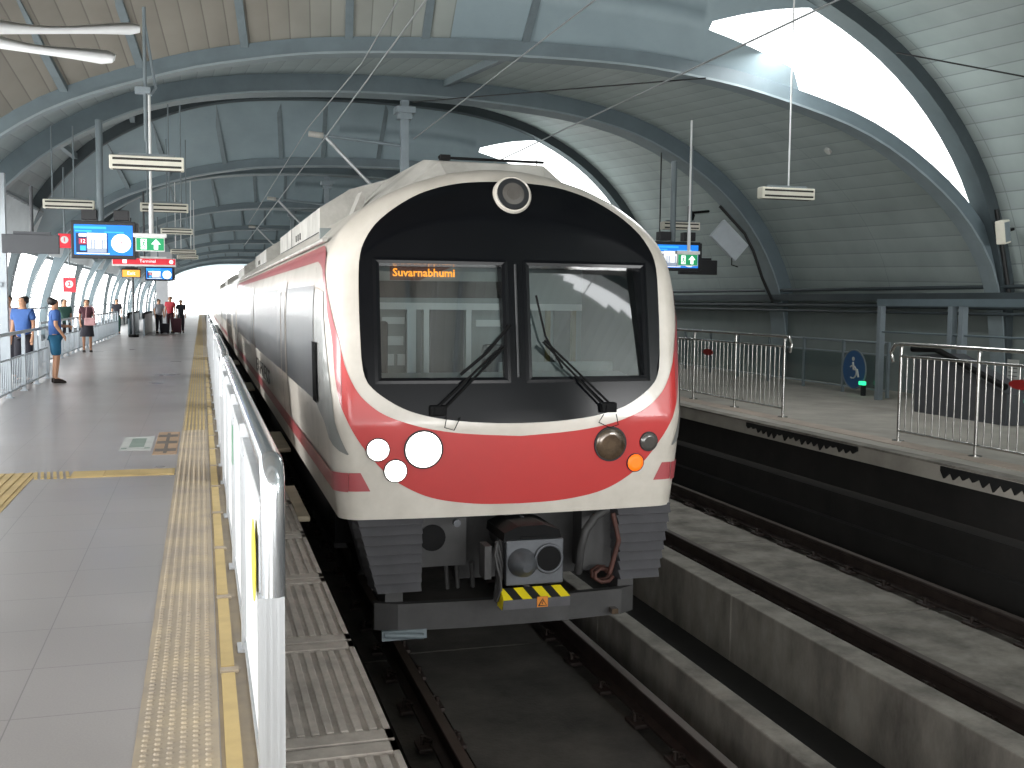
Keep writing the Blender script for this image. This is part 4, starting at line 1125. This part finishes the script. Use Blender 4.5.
# roof lamp with white ring
p = P3(0, 2.47, 0); n = (P3(0, 2.47, .1)-p).normalized(); n = Vector((0, -1, .25)).normalized()
b = MB(); b.tube([p-n*.15, p+n*.03, p+n*.045], [.15, .147, .135], n=36); o = b.build('roof_lamp', M['cream'], TR)
b = MB(); b.tube([p+n*.045, p+n*.052], [.125, .12], n=32); b.build('lamp_ring', M['gasket'], o)
b = MB(); b.tube([p+n*.053, p+n*.058], [.085, .05], n=28); b.build('lens', M['lampgrey'], o)

# --- wipers
def wiper(u0, z0, u1, z1, nm):
    b = MB(); a, c = P3(u0, z0, .05), P3(u1, z1, .06)
    d = (c-a).normalized(); s = Vector((d.z, 0, -d.x)).normalized()*.022
    b.tube([a+s, c+s*.4], .009, n=6); b.tube([a-s, c-s*.4], .009, n=6); o = b.build('wiper_arm', M['blackmat'], TR)
    b = MB(); q = a; b.box(q.x-.06, q.x+.06, q.y-.01, q.y+.06, q.z-.04, q.z+.035, bev=.01); b.box(q.x-.03, q.x+.03, q.y-.02, q.y, q.z-.02, q.z+.02); b.build('pivot', M['blackmat'], o)
    return o, c
o, c = wiper(-.62, .885, -.13, 1.34, 0)
b = MB(); b.tube([P3(-.45, 1.14, .035), P3(-.25, 1.30, .04), P3(-.07, 1.50, .035)], .012, n=6); b.build('blade', M['blackmat'], o)
b = MB(); q = P3(-.56, .80, .03); b.tube([q+Vector((-.0, 0, .05)), q+Vector((-.02, -.02, -.03)), q+Vector((.05, -.02, -.05)), q+Vector((.1, 0, .04))], .004, n=5); b.build('hose', M['blackmat'], o)
o, c = wiper(.69, .885, .18, 1.38, 0)
b = MB(); b.tube([P3(.33, 1.18, .035), P3(.20, 1.42, .04), P3(.14, 1.72, .035)], .009, n=6); b.build('blade', M['blackmat'], o)
b = MB(); q = P3(.69, .78, .03); b.tube([q+Vector((.06, 0, .06)), q+Vector((.07, -.02, -.02)), q+Vector((0, -.02, -.04)), q+Vector((-.08, 0, 0)), q+Vector((-.04, 0, .06))], .004, n=5); b.build('hose', M['blackmat'], o)
# side rain post between windows
b = MB(); b.tube([P3(-.008, 1.12, .012), P3(-.008, 1.95, .012)], .012, n=6); b.build('centre_post', M['gasket'], TR)

# --- roof fairing and boxes
b = MB()
def hexring(y, s, zt):
    return [(CX-1.0*s, y, 2.38), (CX-.50*s, y, zt), (CX+.46*s, y, zt), (CX+1.0*s, y, 2.38)]
b.loft([hexring(8.02, .80, 2.62), hexring(8.16, .9, 2.77), hexring(8.5, 1., 2.82), hexring(10.2, 1., 2.85)], smooth=False)
b.build('roof_fairing', M['dirtywhite'], TR)
b = MB(); b.tube([(CX-.45, 8.18, 2.80), (CX+.42, 8.18, 2.80)], .012, n=6); b.box(CX-.44, CX-.36, 8.14, 8.2, 2.78, 2.82, M['blackmat']); b.build('fairing_rail', M['blackmat'], TR)
def acbox(y0, y1, nm='air_conditioner', par=TR):
    prof = [(-1.06, 2.32), (-1.06, 2.63), (-.75, 2.83), (-.35, 2.95), (.35, 2.95), (.75, 2.83), (1.06, 2.63), (1.06, 2.32)]
    b = MB(); b.loft([[(CX+u, y, z) for u, z in prof] for y in (y0, y1)], smooth=False); o = b.build(nm, M['dirtywhite'], par)
    b = MB()
    for k in range(3): 
        y = y0+2.2+k*.28; b.box(CX-1.066, CX-1.06, y, y+.10, 2.42, 2.5)
    b.box(CX-1.065, CX-1.06, y0+.1, y1-.1, 2.375, 2.385); b.box(CX-1.065, CX-1.06, y0+3.5, y0+3.52, 2.36, 2.62); b.build('vent_slot', M['blackmat'], o)
acbox(11.1, 16.8); acbox(20.5, 24.5)
b = MB(); b.loft([[(CX-.98, 9.2, 2.42), (CX-.9, 9.2, 2.62), (CX-.86, 9.2, 2.62), (CX-.9, 9.2, 2.42)], [(CX-.98, 9.5, 2.42), (CX-.9, 9.5, 2.62), (CX-.86, 9.5, 2.62), (CX-.9, 9.5, 2.42)]], smooth=False); b.build('roof_bracket', M['dirtywhite'], TR)
# destination side lamp
# --- underframe
b = MB(); b.box(CX-1.0, CX+1.0, 8.6, END, -.55, .1); b.box(CX-1.2, CX-1.0, 8.7, END, -.35, .1); b.build('underframe', M['blackmat'], TR)
for yb2 in (10.3, 23):
    b = MB(); b.box(CX-1.05, CX+1.05, yb2-.3, yb2+2.6, -.7, -.45); bg_ = b.build('bogie', M['under'], TR)
    for y in (yb2, yb2+2.3):
        for sx in (-.75, .75):
            b = MB(); b.tube([(CX+sx-.06, y, RZ+.45), (CX+sx+.06, y, RZ+.45)], .44, n=28); b.build('wheel', M['under'], bg_)
# ribbed skirts
def skirt(xa, xb, ca, cb, y0, y1, zt, zb, nm):
    o = MB(); o.loft([[(xa, y0+.02, zt), (xb, y0+.02, zt), (xb, y1, zt), (xa, y1, zt)], [(ca, y0+.02, zb), (cb, y0+.02, zb), (cb, y1, zb), (ca, y1, zb)]], smooth=False)
    q = o.build('front_skirt', M['skirt'], TR)
    r_ = MB(); n = 8
    for i in range(n):
        t0, t1 = (i+.12)/n, (i+.92)/n
        A = lambda t: (xa+(ca-xa)*t, xb+(cb-xb)*t, zt+(zb-zt)*t)
        a0, b0, z0 = A(t0); a1, b1, z1 = A(t1)
        e = -.026
        r_.mesh([(a0+.004, y0+.018, z0), (b0-.004, y0+.018, z0), (a1+.004, y0+e, z1), (b1-.004, y0+e, z1), (a1+.004, y0+.018, z1-.012), (b1-.004, y0+.018, z1-.012), (a0-.012, y0+.25, z0), (a1-.03, y0+.25, z1), (a1, y0+.25, z1-.012)],
                [(0, 2, 3, 1), (2, 4, 5, 3), (0, 6, 7, 2), (2, 7, 8, 4)], None)
    r_.build('rib_stack', M['skirt'], q)
skirt(CX-1.20, CX-.71, CX-1.05, CX-.72, 7.45, 8.3, .12, -.45, 'l')
skirt(CX+.82, CX+1.28, CX+.85, CX+1.18, 7.47, 8.3, .11, -.47, 'r')
# equipment behind
b = MB(); b.box(CX-.72, CX-.36, 7.55, 7.7, -.30, .12); b.box(CX+.58, CX+.84, 7.6, 7.8, -.4, .12); b.box(CX-.36, CX+.9, 7.9, 8.0, -.5, .12); o = b.build('equipment_plate', M['under'], TR)
b = MB(); b.tube([(CX-.62, 7.56, -.08), (CX-.62, 7.54, -.08)], .10, n=24); b.build('round_opening', M['blackmat'], o)
b = MB()
for u in (-.5, -.42, -.3): b.tube([(CX+u, 7.62, -.3), (CX+u+.02, 7.65, -.5)], .018, n=6)
b.build('pipes', M['under'], TR)
for u in (-.98, .85):
    b = MB(); b.box(CX+u, CX+u+.13, 7.5, 8.4, -.59, -.4); b.build('deflector_bracket', M['under'], TR)
b = MB(); prof = []
for u, y in ((-1.06, 7.50), (-.9, 7.42), (-.4, 7.38), (0, 7.37), (.4, 7.38), (.85, 7.42), (.98, 7.50)):
    prof.append([(CX+u, y, -.53), (CX+u, y, -.73), (CX+u, y+.07, -.75), (CX+u, y+.07, -.53)])
b.loft(prof, smooth=False); b.build('obstacle_deflector', M['under'], TR)
b = MB(); b.tube([(CX-1.0, 7.40, -.745), (CX-.72, 7.37, -.765)], .022, n=10); b.box(CX-1.02, CX-.69, 7.4, 7.44, -.79, -.72, M['greyrod']); b.build('marker_tube', M['cablight'], TR)
b = MB(); b.box(CX+.74, CX+.79, 7.33, 7.4, -.70, -.66); b.build('small_bracket', M['lampoff'], TR)
# coupler
cp = empty('coupler', (2.27, 7.05, 0)); cp.parent = TR
b = MB(); b.box(-.215, .215, 0, .05, -.345, -.02, bev=.008); b.box(-.2, .2, .05, .30, -.33, -.03); face = b.build('face_plate', M['coupler'], cp)
b = MB(); b.tube([(-.10, .0, -.18), (-.10, -.09, -.18), (-.10, -.14, -.19)], [.105, .085, .03], n=24); b.build('cone', M['coupler'], cp)
b = MB(); n = 28
b.tube([(.10, -.012, -.16), (.10, -.002, -.16)], .095, n=28); b.build('cup', M['blackmat'], cp)
b = MB(); b.tube([(.10+.1*math.cos(2*PI*k/n), -.008, -.16+.1*math.sin(2*PI*k/n)) for k in range(n+1)], .012, n=6); b.build('cup_rim', M['coupler'], cp)
b = MB(); rr = []
for y in (.03, .5):
    rr.append([(-.23, y, -.03), (-.22, y, .03), (-.12, y, .075), (.08, y, .08), (.19, y, .04), (.21, y, -.03)])
b.loft(rr, smooth=False); b.box(-.1, .1, .02, .03, -.015, .0, M['blackmat']); b.build('housing', M['couplertop'], cp)
b = MB(); b.tube([(.0, .4, -.15), (.0, 1.2, -.15)], .11, n=16); b.build('draw_shaft', M['under'], cp)
b = MB()
for i in range(5):
    x = -.27+.012*i; pts = [(x-.02*math.sin(t*1.3+i), .02+.03*i+.02*math.cos(t+i), -.03-.085*t) for t in range(6)]; b.tube(pts, .012, n=6)
b.build('cable_bundle', M['under'], cp)
b = MB(); b.box(-.36, -.31, .05, .2, -.3, -.06); b.build('junction_box', M['under'], cp)
b = MB(); nst = 7; x0, x1 = -.25, .25
yt, yb_ = .02, -.06
for i in range(nst):
    a, c = x0+(x1-x0)*i/nst, x0+(x1-x0)*(i+1)/nst
    s = .05
    aT, cT = max(x0, min(x1, a-s)), max(x0, min(x1, c-s)); 
    b.poly([(aT, yt, -.365), (cT, yt, -.365), (c, yb_, -.43), (a, yb_, -.43)][::-1], M['hazblk'] if i % 2 else M['hazyel'])
b.poly([(x0-.0, yt, -.365), (x0, yb_, -.43), (x0-.01, yb_, -.5), (x0-.01, yt+.05, -.5)], M['hazyel']); 
b.build('hazard_striped_cover', None, cp)
b = MB(); b.box(-.25, .25, -.055, .2, -.50, -.43); b.build('lower_box', M['skirt'], cp)
b = MB(); b.box(0.0, .08, -.062, -.055, -.495, -.42); o = b.build('warning_label', M['orange'], cp)
b = MB(); b.tube([(.01, -.064, -.485), (.07, -.064, -.485), (.04, -.064, -.435), (.01, -.064, -.485)], .004, n=4); b.tube([(.04, -.064, -.475), (.035, -.064, -.462), (.045, -.064, -.458), (.04, -.064, -.447)], .003, n=4); b.build('warning_symbol', M['hazblk'], o)
b = MB(); b.tube([(CX+.75, 7.5, .08), (CX+.62, 7.42, .04), (CX+.53, 7.38, -.05), (CX+.50, 7.4, -.2), (CX+.52, 7.5, -.4)], .032, n=10); b.build('air_hose', M['under'], TR)
b = MB(); b.tube([(CX+.70+.07*math.cos(t*.9), 7.40+.01*t, -.42-.05*math.sin(t*.9)) for t in range(15)], .016, n=6); b.tube([(CX+.78, 7.45, .06), (CX+.82, 7.42, -.15), (CX+.74, 7.4, -.4)], .02, n=8); b.build('rusty_hose_coil', M['rust'], TR)
for u in (-.47, .03):
    b = MB(); b.tube([(CX+u, 7.42, .055), (CX+u, 7.38, .055)], .028, n=12); b.build('tow_eye', M['coupler'], TR)
tag(train, 'white and red commuter train with black windscreen surround standing at the left platform', 'train')

# following carriages
def carriage(y0, y1, label):
    r = empty('train_carriage', (0, y0, 0)); tag(r, label, 'carriage', 'following carriages of the train')
    L = y1-y0
    sec = [(CX-u, z) for u, z in SEC]+[(CX+u, z) for u, z in SEC[::-1][1:]]
    b = MB(); b.loft([[(x, y, z) for x, z in sec] for y in (0, L)], smooth=False, close=True); b.build('body_shell', M['cream'], r)
    def rib(sgn, ya, yb_, z0, z1, m, nm, off, par=r):
        b = MB(); n = 4; g = []
        for y in (ya, yb_):
            for j in range(n+1):
                z = z0+(z1-z0)*j/n; g.append((CX+sgn*(wz(z)+off), y, z))
        b.mesh(g, [(j, n+1+j, n+2+j, j+1) for j in range(n)], None, False); return b.build(nm, m, par)
    for sgn in (-1, 1):
        rib(sgn, .1, L-.1, 1.985, 2.08, M['redside'], 'red_roof_band', .006); rib(sgn, .1, L-.1, .30, .45, M['redside'], 'red_sill_stripe', .006)
        for a, c in ((.4, 2.8), (4.3, 10.), (11.5, L-.6)): rib(sgn, a, c, .885, 1.79, M['sideglass'], 'side_window', .006)
        for a in (2.9, 10.1): rib(sgn, a, a+1.3, .16, 1.86, M['creamside'], 'passenger_door', .010)
    b = MB(); b.box(CX-1.0, CX+1.0, -.6, L, -.55, .1); b.box(CX-1.0, CX+1.0, -.6, .0, .1, 2.3); b.build('underframe', M['blackmat'], r)
    b = MB(); prof = [(-1.06, 2.32), (-1.06, 2.63), (-.75, 2.83), (-.35, 2.95), (.35, 2.95), (.75, 2.83), (1.06, 2.63), (1.06, 2.32)]
    b.loft([[(CX+u, y, z) for u, z in prof] for y in (3, 8)], smooth=False); b.build('air_conditioner', M['dirtywhite'], r)
carriage(28.2, 47.6, 'second carriage of the white and red train')
carriage(48.2, 67.6, 'third carriage of the white and red train')
carriage(68.2, 87.6, 'rear carriage of the white and red train')

# ================================================================== PEOPLE
def skinmesh(name, verts, edges, radii, m, parent, levels=2):
    me = bpy.data.meshes.new(name); me.from_pydata(verts, edges, []); o = bpy.data.objects.new(name, me); COL.objects.link(o)
    md = o.modifiers.new('s', 'SKIN'); md.use_smooth_shade = True
    for i, rv in enumerate(radii):
        rv = rv if isinstance(rv, tuple) else (rv, rv); me.skin_vertices[0].data[i].radius = rv
    me.skin_vertices[0].data[0].use_root = True
    sd = o.modifiers.new('d', 'SUBSURF'); sd.levels = levels; sd.render_levels = levels
    bpy.context.view_layer.update(); dg = bpy.context.evaluated_depsgraph_get()
    m2 = bpy.data.meshes.new_from_object(o.evaluated_get(dg)); bpy.data.objects.remove(o)
    m2.materials.clear(); m2.materials.append(m)
    for p in m2.polygons: p.use_smooth = True
    q = bpy.data.objects.new(name, m2); COL.objects.link(q); q.parent = parent; return q
def person(loc, rz, H, top, bottom, label, skirt=False, long_hair=False, shorts=False, arm=0., name='person'):
    s = H/1.72
    r = empty(name, loc, rz); tag(r, label, 'person')
    V = lambda x, y, z: (x*s, y*s, z*s)
    J = dict(pel=V(0, 0, .95), ab=V(0, 0, 1.12), ch=V(0, 0, 1.33), nk=V(0, .0, 1.46), hd=V(0, -.01, 1.52), hd2=V(0, -.015, 1.60), top=V(0, 0, 1.67))
    vs = [J['pel'], J['ab'], J['ch'], J['nk'], J['hd'], J['hd2'], J['top']]; rad = [.13, .115, .135, .052, .07, .088, .05]
    rad = [(a*s, a*s*.72) if i < 3 else a*s for i, a in enumerate(rad)]
    ed = [(i, i+1) for i in range(6)]
    arms = {}
    for sx in (-1, 1):
        b0 = len(vs); bend = arm if sx > 0 else arm*.3
        vs += [V(sx*.17, 0, 1.40), V(sx*.21, .02, 1.15), V(sx*(.22-.1*bend), -.05-.18*bend, .92+.2*bend), V(sx*(.22-.13*bend), -.07-.24*bend, .84+.3*bend)]
        rad += [.052*s, .042*s, .03*s, .03*s]; ed += [(2, b0), (b0, b0+1), (b0+1, b0+2), (b0+2, b0+3)]
        # fingers
        h = vs[-1]; arms[sx] = (vs[b0], vs[b0+1])
        for k in range(4):
            vs.append((h[0]+(k-1.5)*.014*s, h[1]-.02*s, h[2]-(.085+.01*(k in (1, 2)))*s)); rad.append(.009*s); ed.append((b0+3, len(vs)-1))
        vs.append((h[0]-sx*.03*s, h[1]-.035*s, h[2]-.035*s)); rad.append(.010*s); ed.append((b0+3, len(vs)-1))
        l0 = len(vs); vs += [V(sx*.09, 0, .86), V(sx*.10, -.02, .50), V(sx*.10, .02, .10), V(sx*.11, -.10, .035)]
        rad += [.085*s, .055*s, .036*s, .03*s]; ed += [(0, l0), (l0, l0+1), (l0+1, l0+2), (l0+2, l0+3)]
    skinmesh('body', vs, ed, rad, M['skin'], r)
    # face
    b = MB()
    for sx in (-1, 1): b.tube([V(sx*.03, -.094, 1.60), V(sx*.03, -.100, 1.60)], .009*s, n=8)
    b.tube([V(-.022, -.09, 1.545), V(.022, -.09, 1.545)], .005*s, n=6); b.build('eyes_and_mouth', M['shoe'], r)
    # shirt
    skinmesh('shirt', [V(0, 0, .84), J['ab'], J['ch'], V(0, 0, 1.43), V(-.17, 0, 1.40), V(-.205, .015, 1.22), V(.17, 0, 1.40), V(.205, .015, 1.22)],
             [(0, 1), (1, 2), (2, 3), (2, 4), (4, 5), (2, 6), (6, 7)], [(.165*s, .14*s), (.165*s, .125*s), (.175*s, .13*s), .07*s, .085*s, .07*s, .085*s, .07*s], top, r)
    if skirt:
        b = MB(); n = 20
        b.loft([[((rr*math.cos(2*PI*k/n))*s, (rr*.75*math.sin(2*PI*k/n))*s, z*s) for k in range(n)] for rr, z in ((.16, 1.05), (.19, .92), (.2, .7), (.22, .5))]); b.build('skirt', bottom, r)
    else:
        kz = .48 if shorts else .1
        vv = [V(0, 0, 1.03)]; ee = []; rr = [(.145*s, .13*s)]
        for sx in (-1, 1):
            l0 = len(vv); vv += [V(sx*.09, 0, .84), V(sx*.10, -.015, .52)]; rr += [.105*s, .088*s]; ee += [(0, l0), (l0, l0+1)]
            if not shorts: vv += [V(sx*.10, .02, .08)]; rr += [.055*s]; ee += [(l0+1, l0+2)]
        skinmesh('shorts' if shorts else 'trousers', vv, ee, rr, bottom, r)
    # hair
    hv = [V(0, .005, 1.685), V(0, .045, 1.62), V(0, .06, 1.53)]; hr = [.105*s, .118*s, .08*s]; he = [(0, 1), (1, 2)]
    if long_hair: hv += [V(0, .08, 1.4), V(0, .09, 1.25)]; hr += [.08*s, .04*s]; he += [(2, 3), (3, 4)]
    skinmesh('hair', hv, he, hr, M['hair'], r)
    for sx in (-1, 1):
        b = MB(); b.loft([[V(sx*.105-.04, y, .0), V(sx*.105+.04, y, .0), V(sx*.105+.035, y, z), V(sx*.105-.035, y, z)] for y, z in ((-.17, .03), (-.1, .07), (.0, .09), (.06, .08))]); b.build('shoe', M['shoe'], r)
    return r
person((-2.78, 22.4, 0), PI/2+.3, 1.70, M['c_blue'], M['c_teal'], 'person in blue shirt and teal shorts leaning by the left railing', shorts=True, arm=1.)
person((-3.75, 23.2, 0), .3, 1.74, M['c_pink'], M['c_dark'], 'person in a pale pink top standing behind the left railing')
person((-3.35, 22.4, 0), -.4, 1.72, M['c_blue'], M['c_dark'], 'person in a blue top behind the railing, next to the one in pink')
person((-3.42, 35, 0), .2, 1.66, M['c_maroon'], M['c_dark'], 'woman with long dark hair in maroon top and dark skirt carrying a pink bag', skirt=True, long_hair=True, arm=.5)
person((-4.15, 35.8, 0), .5, 1.66, M['c_green'], M['c_dark'], 'person in dark green clothes just left of the woman with the pink bag', long_hair=True)
person((-2.0, 54, 0), .4, 1.68, M['c_grey'], M['c_dark'], 'distant person in grey top and dark trousers with luggage')
person((-1.5, 54.8, 0), -.3, 1.82, M['c_red'], M['c_maroon'], 'distant person in a red top in the middle of the far group')
person((-1.0, 55, 0), .1, 1.66, M['c_dark'], M['c_dark'], 'distant person in dark clothes at the right of the far group')
person((-3.85, 53, 0), .1, 1.66, M['c_dark'], M['c_green'], 'distant person in dark clothes by the thin post')
# bag of the woman
r = empty('handbag', (-3.3, 34.7, .95)); tag(r, 'pink shoulder bag carried by the woman in maroon', 'bag')
b = MB(); b.box(-.16, .16, -.06, .06, -.12, .12, bev=.03); b.build('bag_body', mat('pink_bag', 'c8999a', .6), r)
b = MB(); b.tube([(-.12, 0, .1), (-.1, .05, .45), (.02, .1, .5), (.1, .03, .4), (.12, 0, .1)], .01, n=6); b.build('strap', mat('pink_bag', 'c8999a', .6), r)
for (x, y, m_, lab) in ((-1.72, 53.2, 'c_dark', 'small dark suitcase in front of the far group'), (-1.15, 53.6, 'c_maroon', 'large maroon suitcase beside the far group')):
    r = empty('suitcase', (x, y, 0)); tag(r, lab, 'suitcase')
    h = .5 if m_ == 'c_dark' else .75
    b = MB(); b.box(-.2, .2, -.12, .12, .05, h, bev=.03); b.build('case', M[m_], r)
    b = MB(); b.tube([(-.1, .08, h), (-.1, .08, h+.3), (.1, .08, h+.3), (.1, .08, h)], .012, n=6); b.build('pull_handle', M['postgrey'], r)
    for sx in (-1, 1):
        b = MB(); b.tube([(sx*.15-.02, 0, .035), (sx*.15+.02, 0, .035)], .035, n=12); b.build('wheel', M['blackmat'], r)

# ================================================================== LIGHT, WORLD, CAMERA
w = bpy.data.worlds.new('World'); SC.world = w; w.use_nodes = True
bg = w.node_tree.nodes['Background']
tcw = w.node_tree.nodes.new('ShaderNodeTexCoord'); spw = w.node_tree.nodes.new('ShaderNodeSeparateXYZ'); rw = w.node_tree.nodes.new('ShaderNodeValToRGB')
w.node_tree.links.new(tcw.outputs['Generated'], spw.inputs[0])
mrw = w.node_tree.nodes.new('ShaderNodeMapRange'); mrw.inputs[1].default_value = -.3; mrw.inputs[2].default_value = .6
w.node_tree.links.new(spw.outputs[2], mrw.inputs[0]); w.node_tree.links.new(mrw.outputs[0], rw.inputs[0])
rw.color_ramp.elements[0].color = (.80, .80, .78, 1); rw.color_ramp.elements[1].color = (.94, .98, 1.0, 1)
w.node_tree.links.new(rw.outputs[0], bg.inputs['Color'])
mrs = w.node_tree.nodes.new('ShaderNodeMapRange'); mrs.inputs[1].default_value = -.05; mrs.inputs[2].default_value = .12; mrs.inputs[3].default_value = 7.5; mrs.inputs[4].default_value = 3.8
w.node_tree.links.new(spw.outputs[2], mrs.inputs[0]); w.node_tree.links.new(mrs.outputs[0], bg.inputs['Strength'])

# soft sun from the open left side
sd = bpy.data.lights.new('sun', 'SUN'); sd.energy = 2.2; sd.angle = .35; so = bpy.data.objects.new('sun', sd); COL.objects.link(so)
so.rotation_euler = Vector((.93, .32, -.17)).to_track_quat('-Z', 'Y').to_euler()
# rectangular area lamps, added as extra light
def area(nm, loc, d, sx, sy, e, c=(1, 1, 1)):
    l = bpy.data.lights.new(nm, 'AREA'); l.shape = 'RECTANGLE'; l.size = sx; l.size_y = sy; l.energy = e; l.color = c
    o = bpy.data.objects.new(nm, l); COL.objects.link(o); o.location = loc; o.rotation_euler = Vector(d).to_track_quat('-Z', 'Y').to_euler(); return o
area('cab_fill', (CX, 8.7, 2.05), (0, .1, -1), 1.6, .3, 3.5, (.9, 1, 1))  # added fill lamp, brightens the cab behind the windscreen

# fill lamps added unseen behind the viewpoint and in the skylight openings
area('hall_fill_left', (-3.0, -5.5, 2.4), (.33, 1, .12), 3.4, 2.6, 330)
area('hall_fill_right', (11.0, -5.5, 2.6), (-.1, 1, .22), 3.2, 2.6, 620)
area('skylight_glow', (8.6, 14.9, 5.75), (.1, -.1, -1), 3.6, .5, 170)
area('skylight_glow', (8.6, 29.3, 5.75), (.1, -.1, -1), 3.6, .5, 170)
area('hall_fill_tracks', (4.2, -9., 1.0), (0, 1, -.02), 6.0, 1.2, 260)
f = 1050.
yaw, pitch, roll = math.radians(16.4663), math.radians(4.43240), math.radians(.59340)
cy, sy = math.cos(yaw), math.sin(yaw)
rv = Vector((cy, -sy, 0)); fv = Vector((sy, cy, 0)); uv = Vector((0, 0, 1))
f2 = fv*math.cos(pitch)-uv*math.sin(pitch); u2 = uv*math.cos(pitch)+fv*math.sin(pitch)
r3 = rv*math.cos(roll)+u2*math.sin(roll); u3 = -rv*math.sin(roll)+u2*math.cos(roll)
cam = bpy.data.cameras.new('camera'); cam.sensor_width = 36; cam.lens = 36*f/1024; cam.clip_end = 500
co = bpy.data.objects.new('camera', cam); COL.objects.link(co)
mt = Matrix(((r3.x, u3.x, -f2.x, 0), (r3.y, u3.y, -f2.y, 0), (r3.z, u3.z, -f2.z, 1.67), (0, 0, 0, 1)))
co.matrix_world = mt
SC.camera = co
SC.view_settings.view_transform = 'Standard'
SC.view_settings.look = 'None'
SC.view_settings.exposure = 0
